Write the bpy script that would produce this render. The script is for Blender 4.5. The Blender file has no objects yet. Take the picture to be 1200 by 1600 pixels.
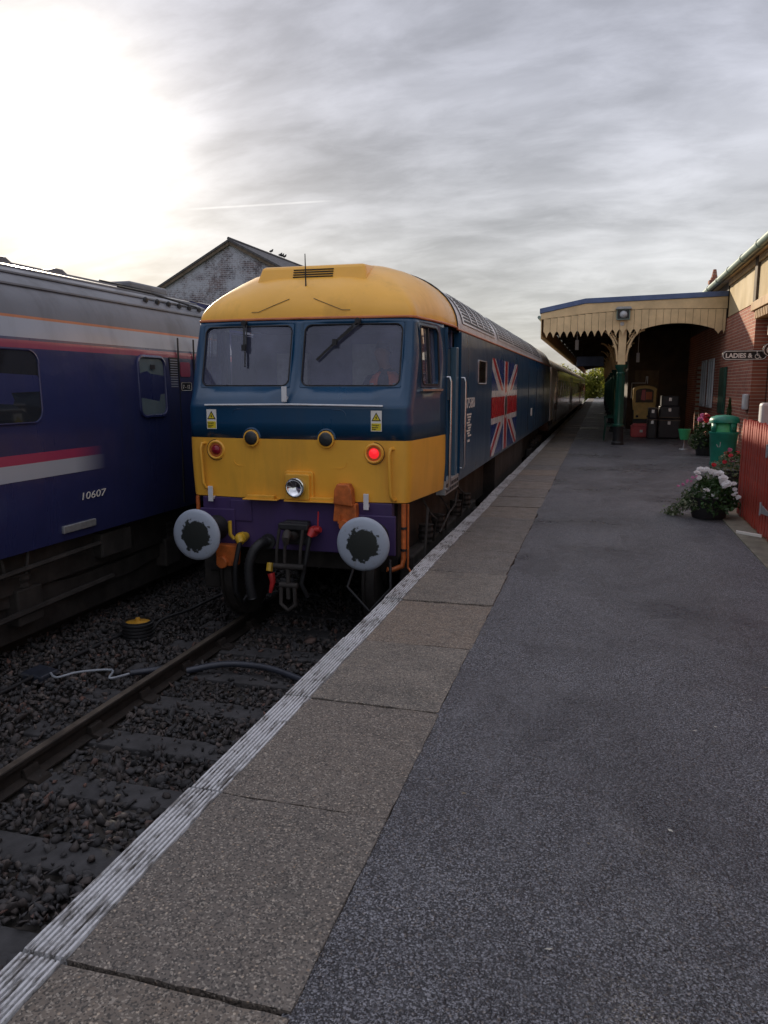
import bpy, math, random
import numpy as np
from mathutils import Vector
random.seed(7); rng = np.random.default_rng(7)
R = math.radians
sc = bpy.context.scene
COL = sc.collection

# ------------------------------------------------------------------ camera
cam_d = bpy.data.cameras.new('camera'); cam = bpy.data.objects.new('camera', cam_d); COL.objects.link(cam)
cam.location = (0, 0, 1.6)
cam.rotation_euler = (R(90 - 9.276), 0, R(15.535))
cam_d.sensor_fit = 'HORIZONTAL'; cam_d.sensor_width = 36.0; cam_d.lens = 36.0
cam_d.clip_start = 0.05; cam_d.clip_end = 3000
sc.camera = cam

# ------------------------------------------------------------------ sky and sun
SUN_AZ, SUN_EL = R(-37.8), R(16.4)
sd = Vector((math.sin(SUN_AZ) * math.cos(SUN_EL), math.cos(SUN_AZ) * math.cos(SUN_EL), math.sin(SUN_EL)))
w = bpy.data.worlds.new('World'); sc.world = w; w.use_nodes = True
nt = w.node_tree; nt.nodes.clear()
def N(t, **kw):
    n = nt.nodes.new(t)
    for k, v in kw.items(): setattr(n, k, v)
    return n
def L(a, b): nt.links.new(a, b)
def M_(op, a, b=None, c=None, clamp=False):
    n = N('ShaderNodeMath', operation=op); n.use_clamp = clamp
    for i, x in enumerate((a, b, c)):
        if x is None: continue
        if isinstance(x, (int, float)): n.inputs[i].default_value = x
        else: L(x, n.inputs[i])
    return n.outputs[0]
def VM(op, a, b=None):
    n = N('ShaderNodeVectorMath', operation=op)
    for i, x in enumerate((a, b)):
        if x is None: continue
        if isinstance(x, (tuple, list, Vector)): n.inputs[i].default_value = tuple(x)
        else: L(x, n.inputs[i])
    return n
tc = N('ShaderNodeTexCoord'); D = VM('NORMALIZE', tc.outputs['Generated']).outputs[0]
sep = N('ShaderNodeSeparateXYZ'); L(D, sep.inputs[0])
ang = M_('ARCCOSINE', M_('MINIMUM', VM('DOT_PRODUCT', D, sd).outputs['Value'], 0.99999))
zc = M_('MAXIMUM', sep.outputs[2], 0.0)
den = M_('ADD', zc, 0.30)
comb = N('ShaderNodeCombineXYZ'); L(M_('DIVIDE', sep.outputs[0], den), comb.inputs[0]); L(M_('DIVIDE', sep.outputs[1], den), comb.inputs[1])
def cloud_noise(rot, scale, sc_, detail, rough, dist):
    mp = N('ShaderNodeMapping'); mp.inputs['Rotation'].default_value = (0, 0, R(rot)); mp.inputs['Scale'].default_value = scale
    L(comb.outputs[0], mp.inputs[0])
    n = N('ShaderNodeTexNoise'); n.inputs['Scale'].default_value = sc_; n.inputs['Detail'].default_value = detail
    n.inputs['Roughness'].default_value = rough; n.inputs['Distortion'].default_value = dist
    L(mp.outputs[0], n.inputs['Vector']); return n.outputs[0]
n1 = cloud_noise(32, (0.75, 1.25, 1), 1.35, 10, 0.55, 0.25)
n2 = cloud_noise(-8, (0.9, 1.9, 1), 4.4, 10, 0.6, 0.3)
n3 = cloud_noise(60, (1, 1, 1), 0.45, 3, 0.5, 0.2)
def ramp(x, a, b, c=0.0, d=1.0):
    n = N('ShaderNodeMapRange'); n.interpolation_type = 'SMOOTHSTEP'
    n.inputs[1].default_value = a; n.inputs[2].default_value = b; n.inputs[3].default_value = c; n.inputs[4].default_value = d
    L(x, n.inputs[0]); return n.outputs[0]
streak = M_('ADD', M_('MULTIPLY', ramp(n1, 0.33, 0.68), 0.72), M_('MULTIPLY', ramp(n2, 0.36, 0.7), 0.28))
# thin sheet cloud: brightness varies with the streaks, brighter toward the sun (forward scattering)
body = M_('MULTIPLY', M_('MULTIPLY_ADD', streak, 0.20, 0.145), ramp(n3, 0.3, 0.7, 0.92, 1.08))
g1 = M_('MULTIPLY', M_('EXPONENT', M_('MULTIPLY', ang, -1 / 0.036)), 2.6)
g2 = M_('MULTIPLY', M_('EXPONENT', M_('MULTIPLY', ang, -1 / 0.22)), 0.06)
glow = M_('MULTIPLY', M_('ADD', g1, g2), M_('MULTIPLY_ADD', streak, 0.9, 0.5))
# overcast-type luminance: raised toward the unseen zenith to lift shaded surfaces, with a pale haze band toward the horizon
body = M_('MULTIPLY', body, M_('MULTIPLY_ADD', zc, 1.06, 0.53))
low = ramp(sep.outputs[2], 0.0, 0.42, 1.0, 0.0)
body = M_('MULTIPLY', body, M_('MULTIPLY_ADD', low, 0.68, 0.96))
mixc = N('ShaderNodeMix', data_type='RGBA'); L(low, mixc.inputs[0])
mixc.inputs[6].default_value = (0.93, 0.95, 1.09, 1); mixc.inputs[7].default_value = (1.02, 1.01, 0.98, 1)
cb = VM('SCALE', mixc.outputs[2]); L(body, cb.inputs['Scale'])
gc = VM('SCALE', (1.0, 0.92, 0.74)); L(glow, gc.inputs['Scale'])
ca = VM('ADD', cb.outputs[0], gc.outputs[0])
# a thin vapour trail, an arc of the sky
ta = cam.rotation_euler.to_matrix() @ Vector(((280 - 600) / 1200, (800 - 328) / 1200, -1)).normalized()
tb = cam.rotation_euler.to_matrix() @ Vector(((530 - 600) / 1200, (800 - 313) / 1200, -1)).normalized()
tn = ta.cross(tb).normalized(); tm = (ta + tb).normalized(); half = math.acos(ta.dot(tb)) / 2
dn = M_('ABSOLUTE', VM('DOT_PRODUCT', D, tn).outputs['Value'])
along = M_('ARCCOSINE', M_('MINIMUM', VM('DOT_PRODUCT', D, tm).outputs['Value'], 0.99999))
trail = M_('MULTIPLY', M_('MULTIPLY', ramp(dn, 0.0004, 0.0016, 1, 0), ramp(along, half * 0.6, half, 1, 0)), 0.07)
tv = VM('SCALE', (1, 0.97, 0.9)); L(trail, tv.inputs['Scale'])
ca = VM('ADD', ca.outputs[0], tv.outputs[0])
sky = N('ShaderNodeTexSky', sky_type='NISHITA'); sky.sun_disc = False; sky.sun_elevation = SUN_EL; sky.sun_rotation = SUN_AZ % (2 * math.pi)
bg1 = N('ShaderNodeBackground'); bg1.inputs[1].default_value = 0.06; L(sky.outputs[0], bg1.inputs[0])
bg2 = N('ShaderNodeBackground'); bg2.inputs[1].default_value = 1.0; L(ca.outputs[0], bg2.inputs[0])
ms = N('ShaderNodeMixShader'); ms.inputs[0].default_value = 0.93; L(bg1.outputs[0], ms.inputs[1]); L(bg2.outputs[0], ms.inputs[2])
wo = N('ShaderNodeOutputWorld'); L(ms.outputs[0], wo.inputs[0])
w.cycles.sampling_method = 'MANUAL'; w.cycles.sample_map_resolution = 512

sl = bpy.data.lights.new('sun', 'SUN'); sun = bpy.data.objects.new('sun', sl); COL.objects.link(sun)
sl.energy = 2.1; sl.angle = R(1.2); sl.color = (1.0, 0.86, 0.66)
sun.rotation_euler = sd.to_track_quat('Z', 'Y').to_euler(); sun.location = (-20, 26, 14)
vs = sc.view_settings; vs.view_transform = 'Standard'; vs.look = 'None'; vs.exposure = 1.28; vs.gamma = 1; vs.use_curve_mapping = False
sc.render.engine = 'CYCLES'; sc.cycles.max_bounces = 7; sc.cycles.transparent_max_bounces = 12
sc.cycles.caustics_reflective = False; sc.cycles.caustics_refractive = False; sc.cycles.sample_clamp_indirect = 4.0
try: sc.cycles.use_denoising = True; sc.cycles.denoiser = 'OPENIMAGEDENOISE'
except Exception: pass

# ------------------------------------------------------------------ materials
def s2l(c):
    return tuple(((x / 255) / 12.92 if x / 255 <= 0.04045 else ((x / 255 + 0.055) / 1.055) ** 2.4) for x in c)
class NB:
    """small node helper for one material"""
    def __init__(s, name):
        s.m = bpy.data.materials.new(name); s.m.use_nodes = True; s.t = s.m.node_tree; s.t.nodes.clear()
        s.out = s.n('ShaderNodeOutputMaterial'); s.p = s.n('ShaderNodeBsdfPrincipled'); s.l(s.p.outputs[0], s.out.inputs[0])
        s.tc = s.n('ShaderNodeTexCoord')
    def n(s, t, **k):
        q = s.t.nodes.new(t)
        for a, b in k.items(): setattr(q, a, b)
        return q
    def l(s, a, b): s.t.links.new(a, b)
    def noise(s, scale, detail=4, rough=0.55, stretch=(1, 1, 1), dist=0.0, co='Object'):
        mp = s.n('ShaderNodeMapping'); mp.inputs['Scale'].default_value = stretch; s.l(s.tc.outputs[co], mp.inputs[0])
        q = s.n('ShaderNodeTexNoise'); q.inputs['Scale'].default_value = scale; q.inputs['Detail'].default_value = detail
        q.inputs['Roughness'].default_value = rough; q.inputs['Distortion'].default_value = dist; s.l(mp.outputs[0], q.inputs['Vector']); return q.outputs[0]
    def vor(s, scale, feature='F1', stretch=(1, 1, 1)):
        mp = s.n('ShaderNodeMapping'); mp.inputs['Scale'].default_value = stretch; s.l(s.tc.outputs['Object'], mp.inputs[0])
        q = s.n('ShaderNodeTexVoronoi', feature=feature); q.inputs['Scale'].default_value = scale; s.l(mp.outputs[0], q.inputs['Vector']); return q
    def ramp(s, x, a, b, c=0.0, d=1.0):
        q = s.n('ShaderNodeMapRange'); q.inputs[1].default_value = a; q.inputs[2].default_value = b; q.inputs[3].default_value = c; q.inputs[4].default_value = d
        s.l(x, q.inputs[0]); return q.outputs[0]
    def mix(s, f, a, b, mode='MIX'):
        q = s.n('ShaderNodeMix', data_type='RGBA', blend_type=mode)
        for i, x in ((0, f), (6, a), (7, b)):
            if isinstance(x, (int, float)): q.inputs[i].default_value = x
            elif isinstance(x, tuple): q.inputs[i].default_value = (*x[:3], 1)
            else: s.l(x, q.inputs[i])
        return q.outputs[2]
    def math(s, op, a, b=0.0):
        q = s.n('ShaderNodeMath', operation=op)
        for i, x in enumerate((a, b)):
            if isinstance(x, (int, float)): q.inputs[i].default_value = x
            else: s.l(x, q.inputs[i])
        return q.outputs[0]
    def bump(s, h, strength=0.3, dist=0.01, prev=None):
        q = s.n('ShaderNodeBump'); q.inputs['Strength'].default_value = strength; q.inputs['Distance'].default_value = dist
        s.l(h, q.inputs['Height'])
        if prev is not None: s.l(prev, q.inputs['Normal'])
        s.l(q.outputs[0], s.p.inputs['Normal']); return q.outputs[0]
    def set(s, k, v):
        i = s.p.inputs[k]
        if isinstance(v, (int, float)): i.default_value = v
        elif isinstance(v, tuple): i.default_value = (*v[:3], 1)
        else: s.l(v, i)
def plain(name, col, rough=0.5, metal=0.0, var=0.18, scale=3.0, dirt=0.25, coat=0.0, bump=0.0, bscale=60, spec=0.5, dirtcol=(0.03, 0.027, 0.024)):
    b = NB(name)
    a = b.noise(scale, 6, 0.6); d = b.noise(scale * 0.37 + 0.4, 7, 0.68, (1, 1, 0.35))
    dark = tuple(x * (1 - var) for x in col); light = tuple(min(1, x * (1 + var * 0.6)) for x in col)
    c = b.mix(b.ramp(a, 0.35, 0.65), dark, light)
    if dirt > 0: c = b.mix(b.ramp(d, 0.52, 0.78, 0, dirt), c, dirtcol)
    b.set('Base Color', c); b.set('Metallic', metal)
    b.set('Roughness', b.ramp(d, 0.3, 0.75, max(0.03, rough * 0.8), min(1, rough * 1.3)))
    b.set('Specular IOR Level', spec)
    if coat: b.set('Coat Weight', coat); b.set('Coat Roughness', 0.06)
    if bump: b.bump(b.noise(bscale, 4, 0.6), bump, 0.01)
    return b.m

MAT = {}
def mk_asphalt():
    b = NB('asphalt')
    nz = b.n('ShaderNodeTexNoise'); nz.inputs['Scale'].default_value = 55; nz.inputs['Detail'].default_value = 3; b.l(b.tc.outputs['Object'], nz.inputs['Vector'])
    dv_ = b.n('ShaderNodeVectorMath', operation='MULTIPLY_ADD'); b.l(nz.outputs['Color'], dv_.inputs[0]); dv_.inputs[1].default_value = (0.006, 0.006, 0.006); b.l(b.tc.outputs['Object'], dv_.inputs[2])
    def V_(sc): q = b.n('ShaderNodeTexVoronoi'); q.inputs['Scale'].default_value = sc; b.l(dv_.outputs[0], q.inputs['Vector']); return q
    v = V_(112); v2 = V_(230)
    big = b.noise(0.5, 6, 0.65); mid = b.noise(5, 5, 0.6)
    s1 = b.n('ShaderNodeSeparateColor'); b.l(v.outputs['Color'], s1.inputs[0]); s2 = b.n('ShaderNodeSeparateColor'); b.l(v2.outputs['Color'], s2.inputs[0])
    c = b.mix(b.ramp(s1.outputs[0], 0.0, 1.0), (0.13, 0.129, 0.147), (0.40, 0.397, 0.435))
    c = b.mix(b.math('MULTIPLY', b.ramp(s1.outputs[1], 0.90, 0.93), 0.6), c, (0.30, 0.24, 0.19))
    c = b.mix(b.math('MULTIPLY', b.ramp(s2.outputs[0], 0.78, 0.83), 0.7), c, (0.36, 0.36, 0.38))
    c = b.mix(b.math('MULTIPLY', b.ramp(s2.outputs[1], 0.66, 0.72), 0.85), c, (0.022, 0.022, 0.026))
    c = b.mix(b.ramp(v.outputs['Distance'], 0.44, 0.72, 0, 0.85), c, (0.03, 0.03, 0.034))
    c = b.mix(b.ramp(big, 0.40, 0.62, 0.0, 0.5), c, (0.06, 0.06, 0.068)); c = b.mix(b.ramp(b.noise(0.9, 7, 0.7, (1, 0.6, 1), 0.6), 0.52, 0.68, 0, 0.45), c, (0.27, 0.265, 0.28)); c = b.mix(b.ramp(mid, 0.5, 0.75, 0, 0.25), c, (0.20, 0.20, 0.215))
    gum = b.vor(2.6); c = b.mix(b.ramp(gum.outputs['Distance'], 0.035, 0.05, 0.55, 0), c, (0.26, 0.26, 0.27))
    st = b.noise(1.4, 7, 0.7, (1, 0.5, 1), 0.4); c = b.mix(b.ramp(st, 0.56, 0.68, 0, 0.42), c, (0.035, 0.034, 0.037)); c = b.mix(b.ramp(st, 0.44, 0.30, 0, 0.25), c, (0.26, 0.255, 0.265))
    b.set('Base Color', c)
    b.set('Roughness', b.math('ADD', b.ramp(big, 0.40, 0.62, 0.52, 0.24), b.ramp(mid, 0.3, 0.7, -0.05, 0.08)))
    p = b.bump(b.math('MULTIPLY', v.outputs['Distance'], -1.0), 0.95, 0.014)
    p2 = b.bump(b.math('MULTIPLY', v2.outputs['Distance'], -1.0), 0.5, 0.006, p)
    b.bump(b.noise(4, 5, 0.6), 0.35, 0.02, p2)
    return b.m
def mk_slab():
    b = NB('aggregate_paving')
    oi = b.n('ShaderNodeObjectInfo')
    v = b.vor(62); sp = b.ramp(v.outputs['Distance'], 0.20, 0.34, 1, 0)
    pick = b.ramp(b.n('ShaderNodeSeparateColor').outputs[0], 0, 1) if False else None
    sepc = b.n('ShaderNodeSeparateColor'); b.l(v.outputs['Color'], sepc.inputs[0])
    on = b.math('MULTIPLY', sp, b.ramp(sepc.outputs[0], 0.70, 0.74))
    base = b.mix(b.ramp(b.noise(2.2, 6, 0.65), 0.3, 0.7), (0.12, 0.103, 0.085), (0.23, 0.195, 0.158))
    base = b.mix(b.ramp(oi.outputs['Random'], 0, 1, 0.0, 0.9), base, (0.22, 0.16, 0.11)); rn = b.math('FRACT', b.math('MULTIPLY', oi.outputs['Random'], 7.31)); base = b.mix(b.ramp(rn, 0.2, 1, 0.0, 0.7), base, (0.085, 0.083, 0.085)); base = b.mix(b.ramp(b.noise(3.1, 7, 0.7, (1, 1, 1), 0.5), 0.55, 0.66, 0, 0.5), base, (0.075, 0.07, 0.062))
    base = b.mix(b.ramp(b.noise(14, 6, 0.7), 0.45, 0.7, 0, 0.5), base, (0.075, 0.066, 0.06))
    stone = b.mix(sepc.outputs[1], (0.55, 0.46, 0.36), (0.30, 0.21, 0.14))
    c = b.mix(b.math('MULTIPLY', on, 0.8), base, stone)
    v2 = b.vor(170); s2 = b.n('ShaderNodeSeparateColor'); b.l(v2.outputs['Color'], s2.inputs[0])
    c = b.mix(b.math('MULTIPLY', b.ramp(s2.outputs[0], 0.8, 0.85), 0.5), c, (0.42, 0.37, 0.31))
    c = b.mix(b.math('MULTIPLY', b.ramp(s2.outputs[1], 0.72, 0.77), 0.75), c, (0.03, 0.027, 0.025))
    b.set('Base Color', c); b.set('Roughness', b.ramp(b.noise(6, 5), 0.3, 0.7, 0.45, 0.75))
    p = b.bump(b.math('MULTIPLY', v.outputs['Distance'], -1.0), 0.5, 0.008)
    q = b.n('ShaderNodeBump'); q.inputs['Strength'].default_value = 0.5; q.inputs['Distance'].default_value = 0.004
    b.l(b.noise(180, 3), q.inputs['Height']); b.l(p, q.inputs['Normal']); b.l(q.outputs[0], b.p.inputs['Normal'])
    return b.m
def mk_whiteline():
    b = NB('worn_white_paint')
    a = b.noise(26, 7, 0.72, (1.6, 0.35, 1)); g = b.noise(3.2, 5, 0.6)
    wear = b.math('ADD', a, b.ramp(g, 0.3, 0.7, -0.10, 0.10))
    c = b.mix(b.ramp(wear, 0.50, 0.61), (0.62, 0.625, 0.64), (0.11, 0.10, 0.092))
    c = b.mix(b.ramp(b.noise(60, 4), 0.5, 0.7, 0, 0.5), c, (0.2, 0.19, 0.18)); c = b.mix(b.ramp(b.noise(1.6, 6, 0.7), 0.4, 0.65, 0, 0.5), c, (0.32, 0.31, 0.30)); c = b.mix(b.ramp(b.noise(7, 8, 0.75), 0.62, 0.66, 0, 0.85), c, (0.13, 0.115, 0.10))
    b.set('Base Color', c); b.set('Roughness', 0.6); b.bump(b.noise(120, 4), 0.3, 0.004); return b.m
def mk_brick(name, c1, c2, mortar, weather=0.0, wcol=(0.4, 0.4, 0.42), scale=1.0, axis='X'):
    b = NB(name)
    sp = b.n('ShaderNodeSeparateXYZ'); b.l(b.tc.outputs['Object'], sp.inputs[0])
    cm = b.n('ShaderNodeCombineXYZ'); b.l(sp.outputs[1 if axis == 'X' else 0], cm.inputs[0]); b.l(sp.outputs[2], cm.inputs[1])
    br = b.n('ShaderNodeTexBrick'); b.l(cm.outputs[0], br.inputs['Vector'])
    br.inputs['Scale'].default_value = 1.0 / scale; br.inputs['Brick Width'].default_value = 0.225; br.inputs['Row Height'].default_value = 0.075
    br.inputs['Mortar Size'].default_value = 0.007; br.inputs['Mortar Smooth'].default_value = 0.25; br.inputs['Bias'].default_value = 0.0
    br.inputs['Color1'].default_value = (*c1, 1); br.inputs['Color2'].default_value = (*c2, 1); br.inputs['Mortar'].default_value = (*mortar, 1)
    c = b.mix(b.ramp(b.noise(1.3, 6, 0.65), 0.4, 0.75, 0, 0.5), br.outputs['Color'], tuple(x * 0.35 for x in c1))
    if weather:
        wf = b.math('ADD', b.noise(0.8, 7, 0.7), b.ramp(b.noise(11, 4, 0.7, (1, 1, 3)), 0.3, 0.7, -0.16, 0.16))
        c = b.mix(b.ramp(wf, 0.40, 0.58, 0, weather), c, wcol)
    b.set('Base Color', c); b.set('Roughness', 0.85)
    b.bump(b.math('ADD', b.math('MULTIPLY', br.outputs['Fac'], -1.0), b.math('MULTIPLY', b.noise(40, 4), 0.4)), 0.7, 0.012); return b.m
def mk_paint(name, col, rough=0.22, coat=0.6, dirt=0.25, ripple=0.16):
    b = NB(name)
    st = b.noise(2.6, 6, 0.65, (1, 1, 0.15)); fine = b.noise(1.1, 6, 0.6)
    c = b.mix(b.ramp(fine, 0.3, 0.7), tuple(x * 0.88 for x in col), tuple(min(1, x * 1.08) for x in col))
    c = b.mix(b.ramp(st, 0.5, 0.75, 0, dirt), c, (0.035, 0.03, 0.026))
    sp_ = b.noise(38, 6, 0.75); c = b.mix(b.ramp(sp_, 0.66, 0.72, 0, dirt * 1.3), c, (0.03, 0.025, 0.02))
    b.set('Base Color', c); b.set('Roughness', b.ramp(st, 0.3, 0.7, rough, rough + 0.16))
    b.set('Coat Weight', coat); b.set('Coat Roughness', b.ramp(fine, 0.3, 0.7, 0.05, 0.14))
    b.bump(b.noise(90, 3, 0.6), 0.05, 0.004, b.bump(b.noise(2.3, 3, 0.5), ripple, 0.05)); return b.m
def mk_glass(name, tint, gloss=0.02, frmin=0.06):
    b = NB(name); b.t.nodes.remove(b.p)
    tr = b.n('ShaderNodeBsdfTransparent'); tr.inputs[0].default_value = (*tint, 1)
    gl = b.n('ShaderNodeBsdfGlossy'); gl.inputs['Roughness'].default_value = gloss
    lw = b.n('ShaderNodeFresnel'); lw.inputs['IOR'].default_value = 1.55
    di = b.n('ShaderNodeBsdfDiffuse'); di.inputs[0].default_value = (0.34, 0.36, 0.55, 1)
    f = b.math('ADD', lw.outputs[0], frmin); gl.inputs[0].default_value = (0.86, 0.9, 1.0, 1)
    m1 = b.n('ShaderNodeMixShader'); b.l(f, m1.inputs[0]); b.l(tr.outputs[0], m1.inputs[1]); b.l(gl.outputs[0], m1.inputs[2])
    m2 = b.n('ShaderNodeMixShader'); b.l(b.ramp(b.noise(3, 6, 0.7), 0.35, 0.75, 0.08, 0.24), m2.inputs[0]); b.l(m1.outputs[0], m2.inputs[1]); b.l(di.outputs[0], m2.inputs[2])
    b.l(m2.outputs[0], b.out.inputs[0]); return b.m
def mk_stone():
    b = NB('ballast_stone'); g = b.n('ShaderNodeNewGeometry')
    cr = b.n('ShaderNodeValToRGB'); e = cr.color_ramp.elements
    e[0].color = (0.05, 0.047, 0.048, 1); e[1].color = (0.21, 0.18, 0.165, 1)
    for p_, c_ in ((0.3, (0.085, 0.082, 0.085, 1)), (0.55, (0.115, 0.088, 0.077, 1)), (0.8, (0.075, 0.078, 0.085, 1)), (0.93, (0.20, 0.165, 0.145, 1)), (0.97, (0.24, 0.12, 0.09, 1))):
        q = e.new(p_); q.color = c_
    b.l(g.outputs['Random Per Island'], cr.inputs[0]); 
    c = b.mix(b.ramp(b.noise(40, 5, 0.7), 0.3, 0.7, 0, 0.5), cr.outputs[0], (0.03, 0.028, 0.028)); c = b.mix(b.ramp(b.noise(0.7, 5, 0.6), 0.42, 0.62, 0.1, 0.62), c, (0.022, 0.021, 0.021))
    b.set('Base Color', c); b.set('Roughness', 0.8); b.bump(b.noise(90, 4), 0.4, 0.006); return b.m
def mk_leaf(name, c1, c2, trans=0.3):
    b = NB(name); g = b.n('ShaderNodeNewGeometry')
    c = b.mix(g.outputs['Random Per Island'], c1, c2); b.set('Base Color', c); b.set('Roughness', 0.5)
    td = b.n('ShaderNodeBsdfTranslucent'); b.l(c, td.inputs[0]); m = b.n('ShaderNodeMixShader'); m.inputs[0].default_value = trans
    b.l(b.p.outputs[0], m.inputs[1]); b.l(td.outputs[0], m.inputs[2]); b.l(m.outputs[0], b.out.inputs[0]); return b.m
def mk_buffer():
    # greased patch with a ragged edge on a pale painted buffer face
    b = NB('buffer_face'); sp = b.n('ShaderNodeSeparateXYZ'); b.l(b.tc.outputs['Object'], sp.inputs[0])
    r = b.math('SQRT', b.math('ADD', b.math('POWER', sp.outputs[0], 2.0), b.math('POWER', sp.outputs[2], 2.0)))
    oi = b.n('ShaderNodeObjectInfo')
    e = b.math('ADD', r, b.ramp(b.noise(15, 5, 0.65), 0.3, 0.7, -0.045, 0.045))
    c = b.mix(b.ramp(e, 0.146, 0.162), (0.018, 0.022, 0.02), b.mix(b.ramp(b.noise(20, 6, 0.7), 0.55, 0.72, 0, 0.4), (0.36, 0.41, 0.49), (0.24, 0.21, 0.16)))
    b.set('Base Color', c); b.set('Roughness', b.ramp(e, 0.14, 0.16, 0.5, 0.42)); b.set('Metallic', 0.0)
    b.bump(b.noise(12, 5), 0.15, 0.01); return b.m
def emis(name, col, strength, rough=0.2):
    b = NB(name); b.set('Base Color', col); b.set('Roughness', rough); b.set('Emission Color', col); b.set('Emission Strength', strength); return b.m
def mk_fadestripe(name, col, y0, y1):
    b = NB(name); sp = b.n('ShaderNodeSeparateXYZ'); b.l(b.tc.outputs['Object'], sp.inputs[0])
    f = b.ramp(sp.outputs[1], y0, y1)
    b.set('Base Color', b.mix(f, col, BLUE_COACH)); b.set('Roughness', 0.3); b.set('Coat Weight', 0.4); return b.m

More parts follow.
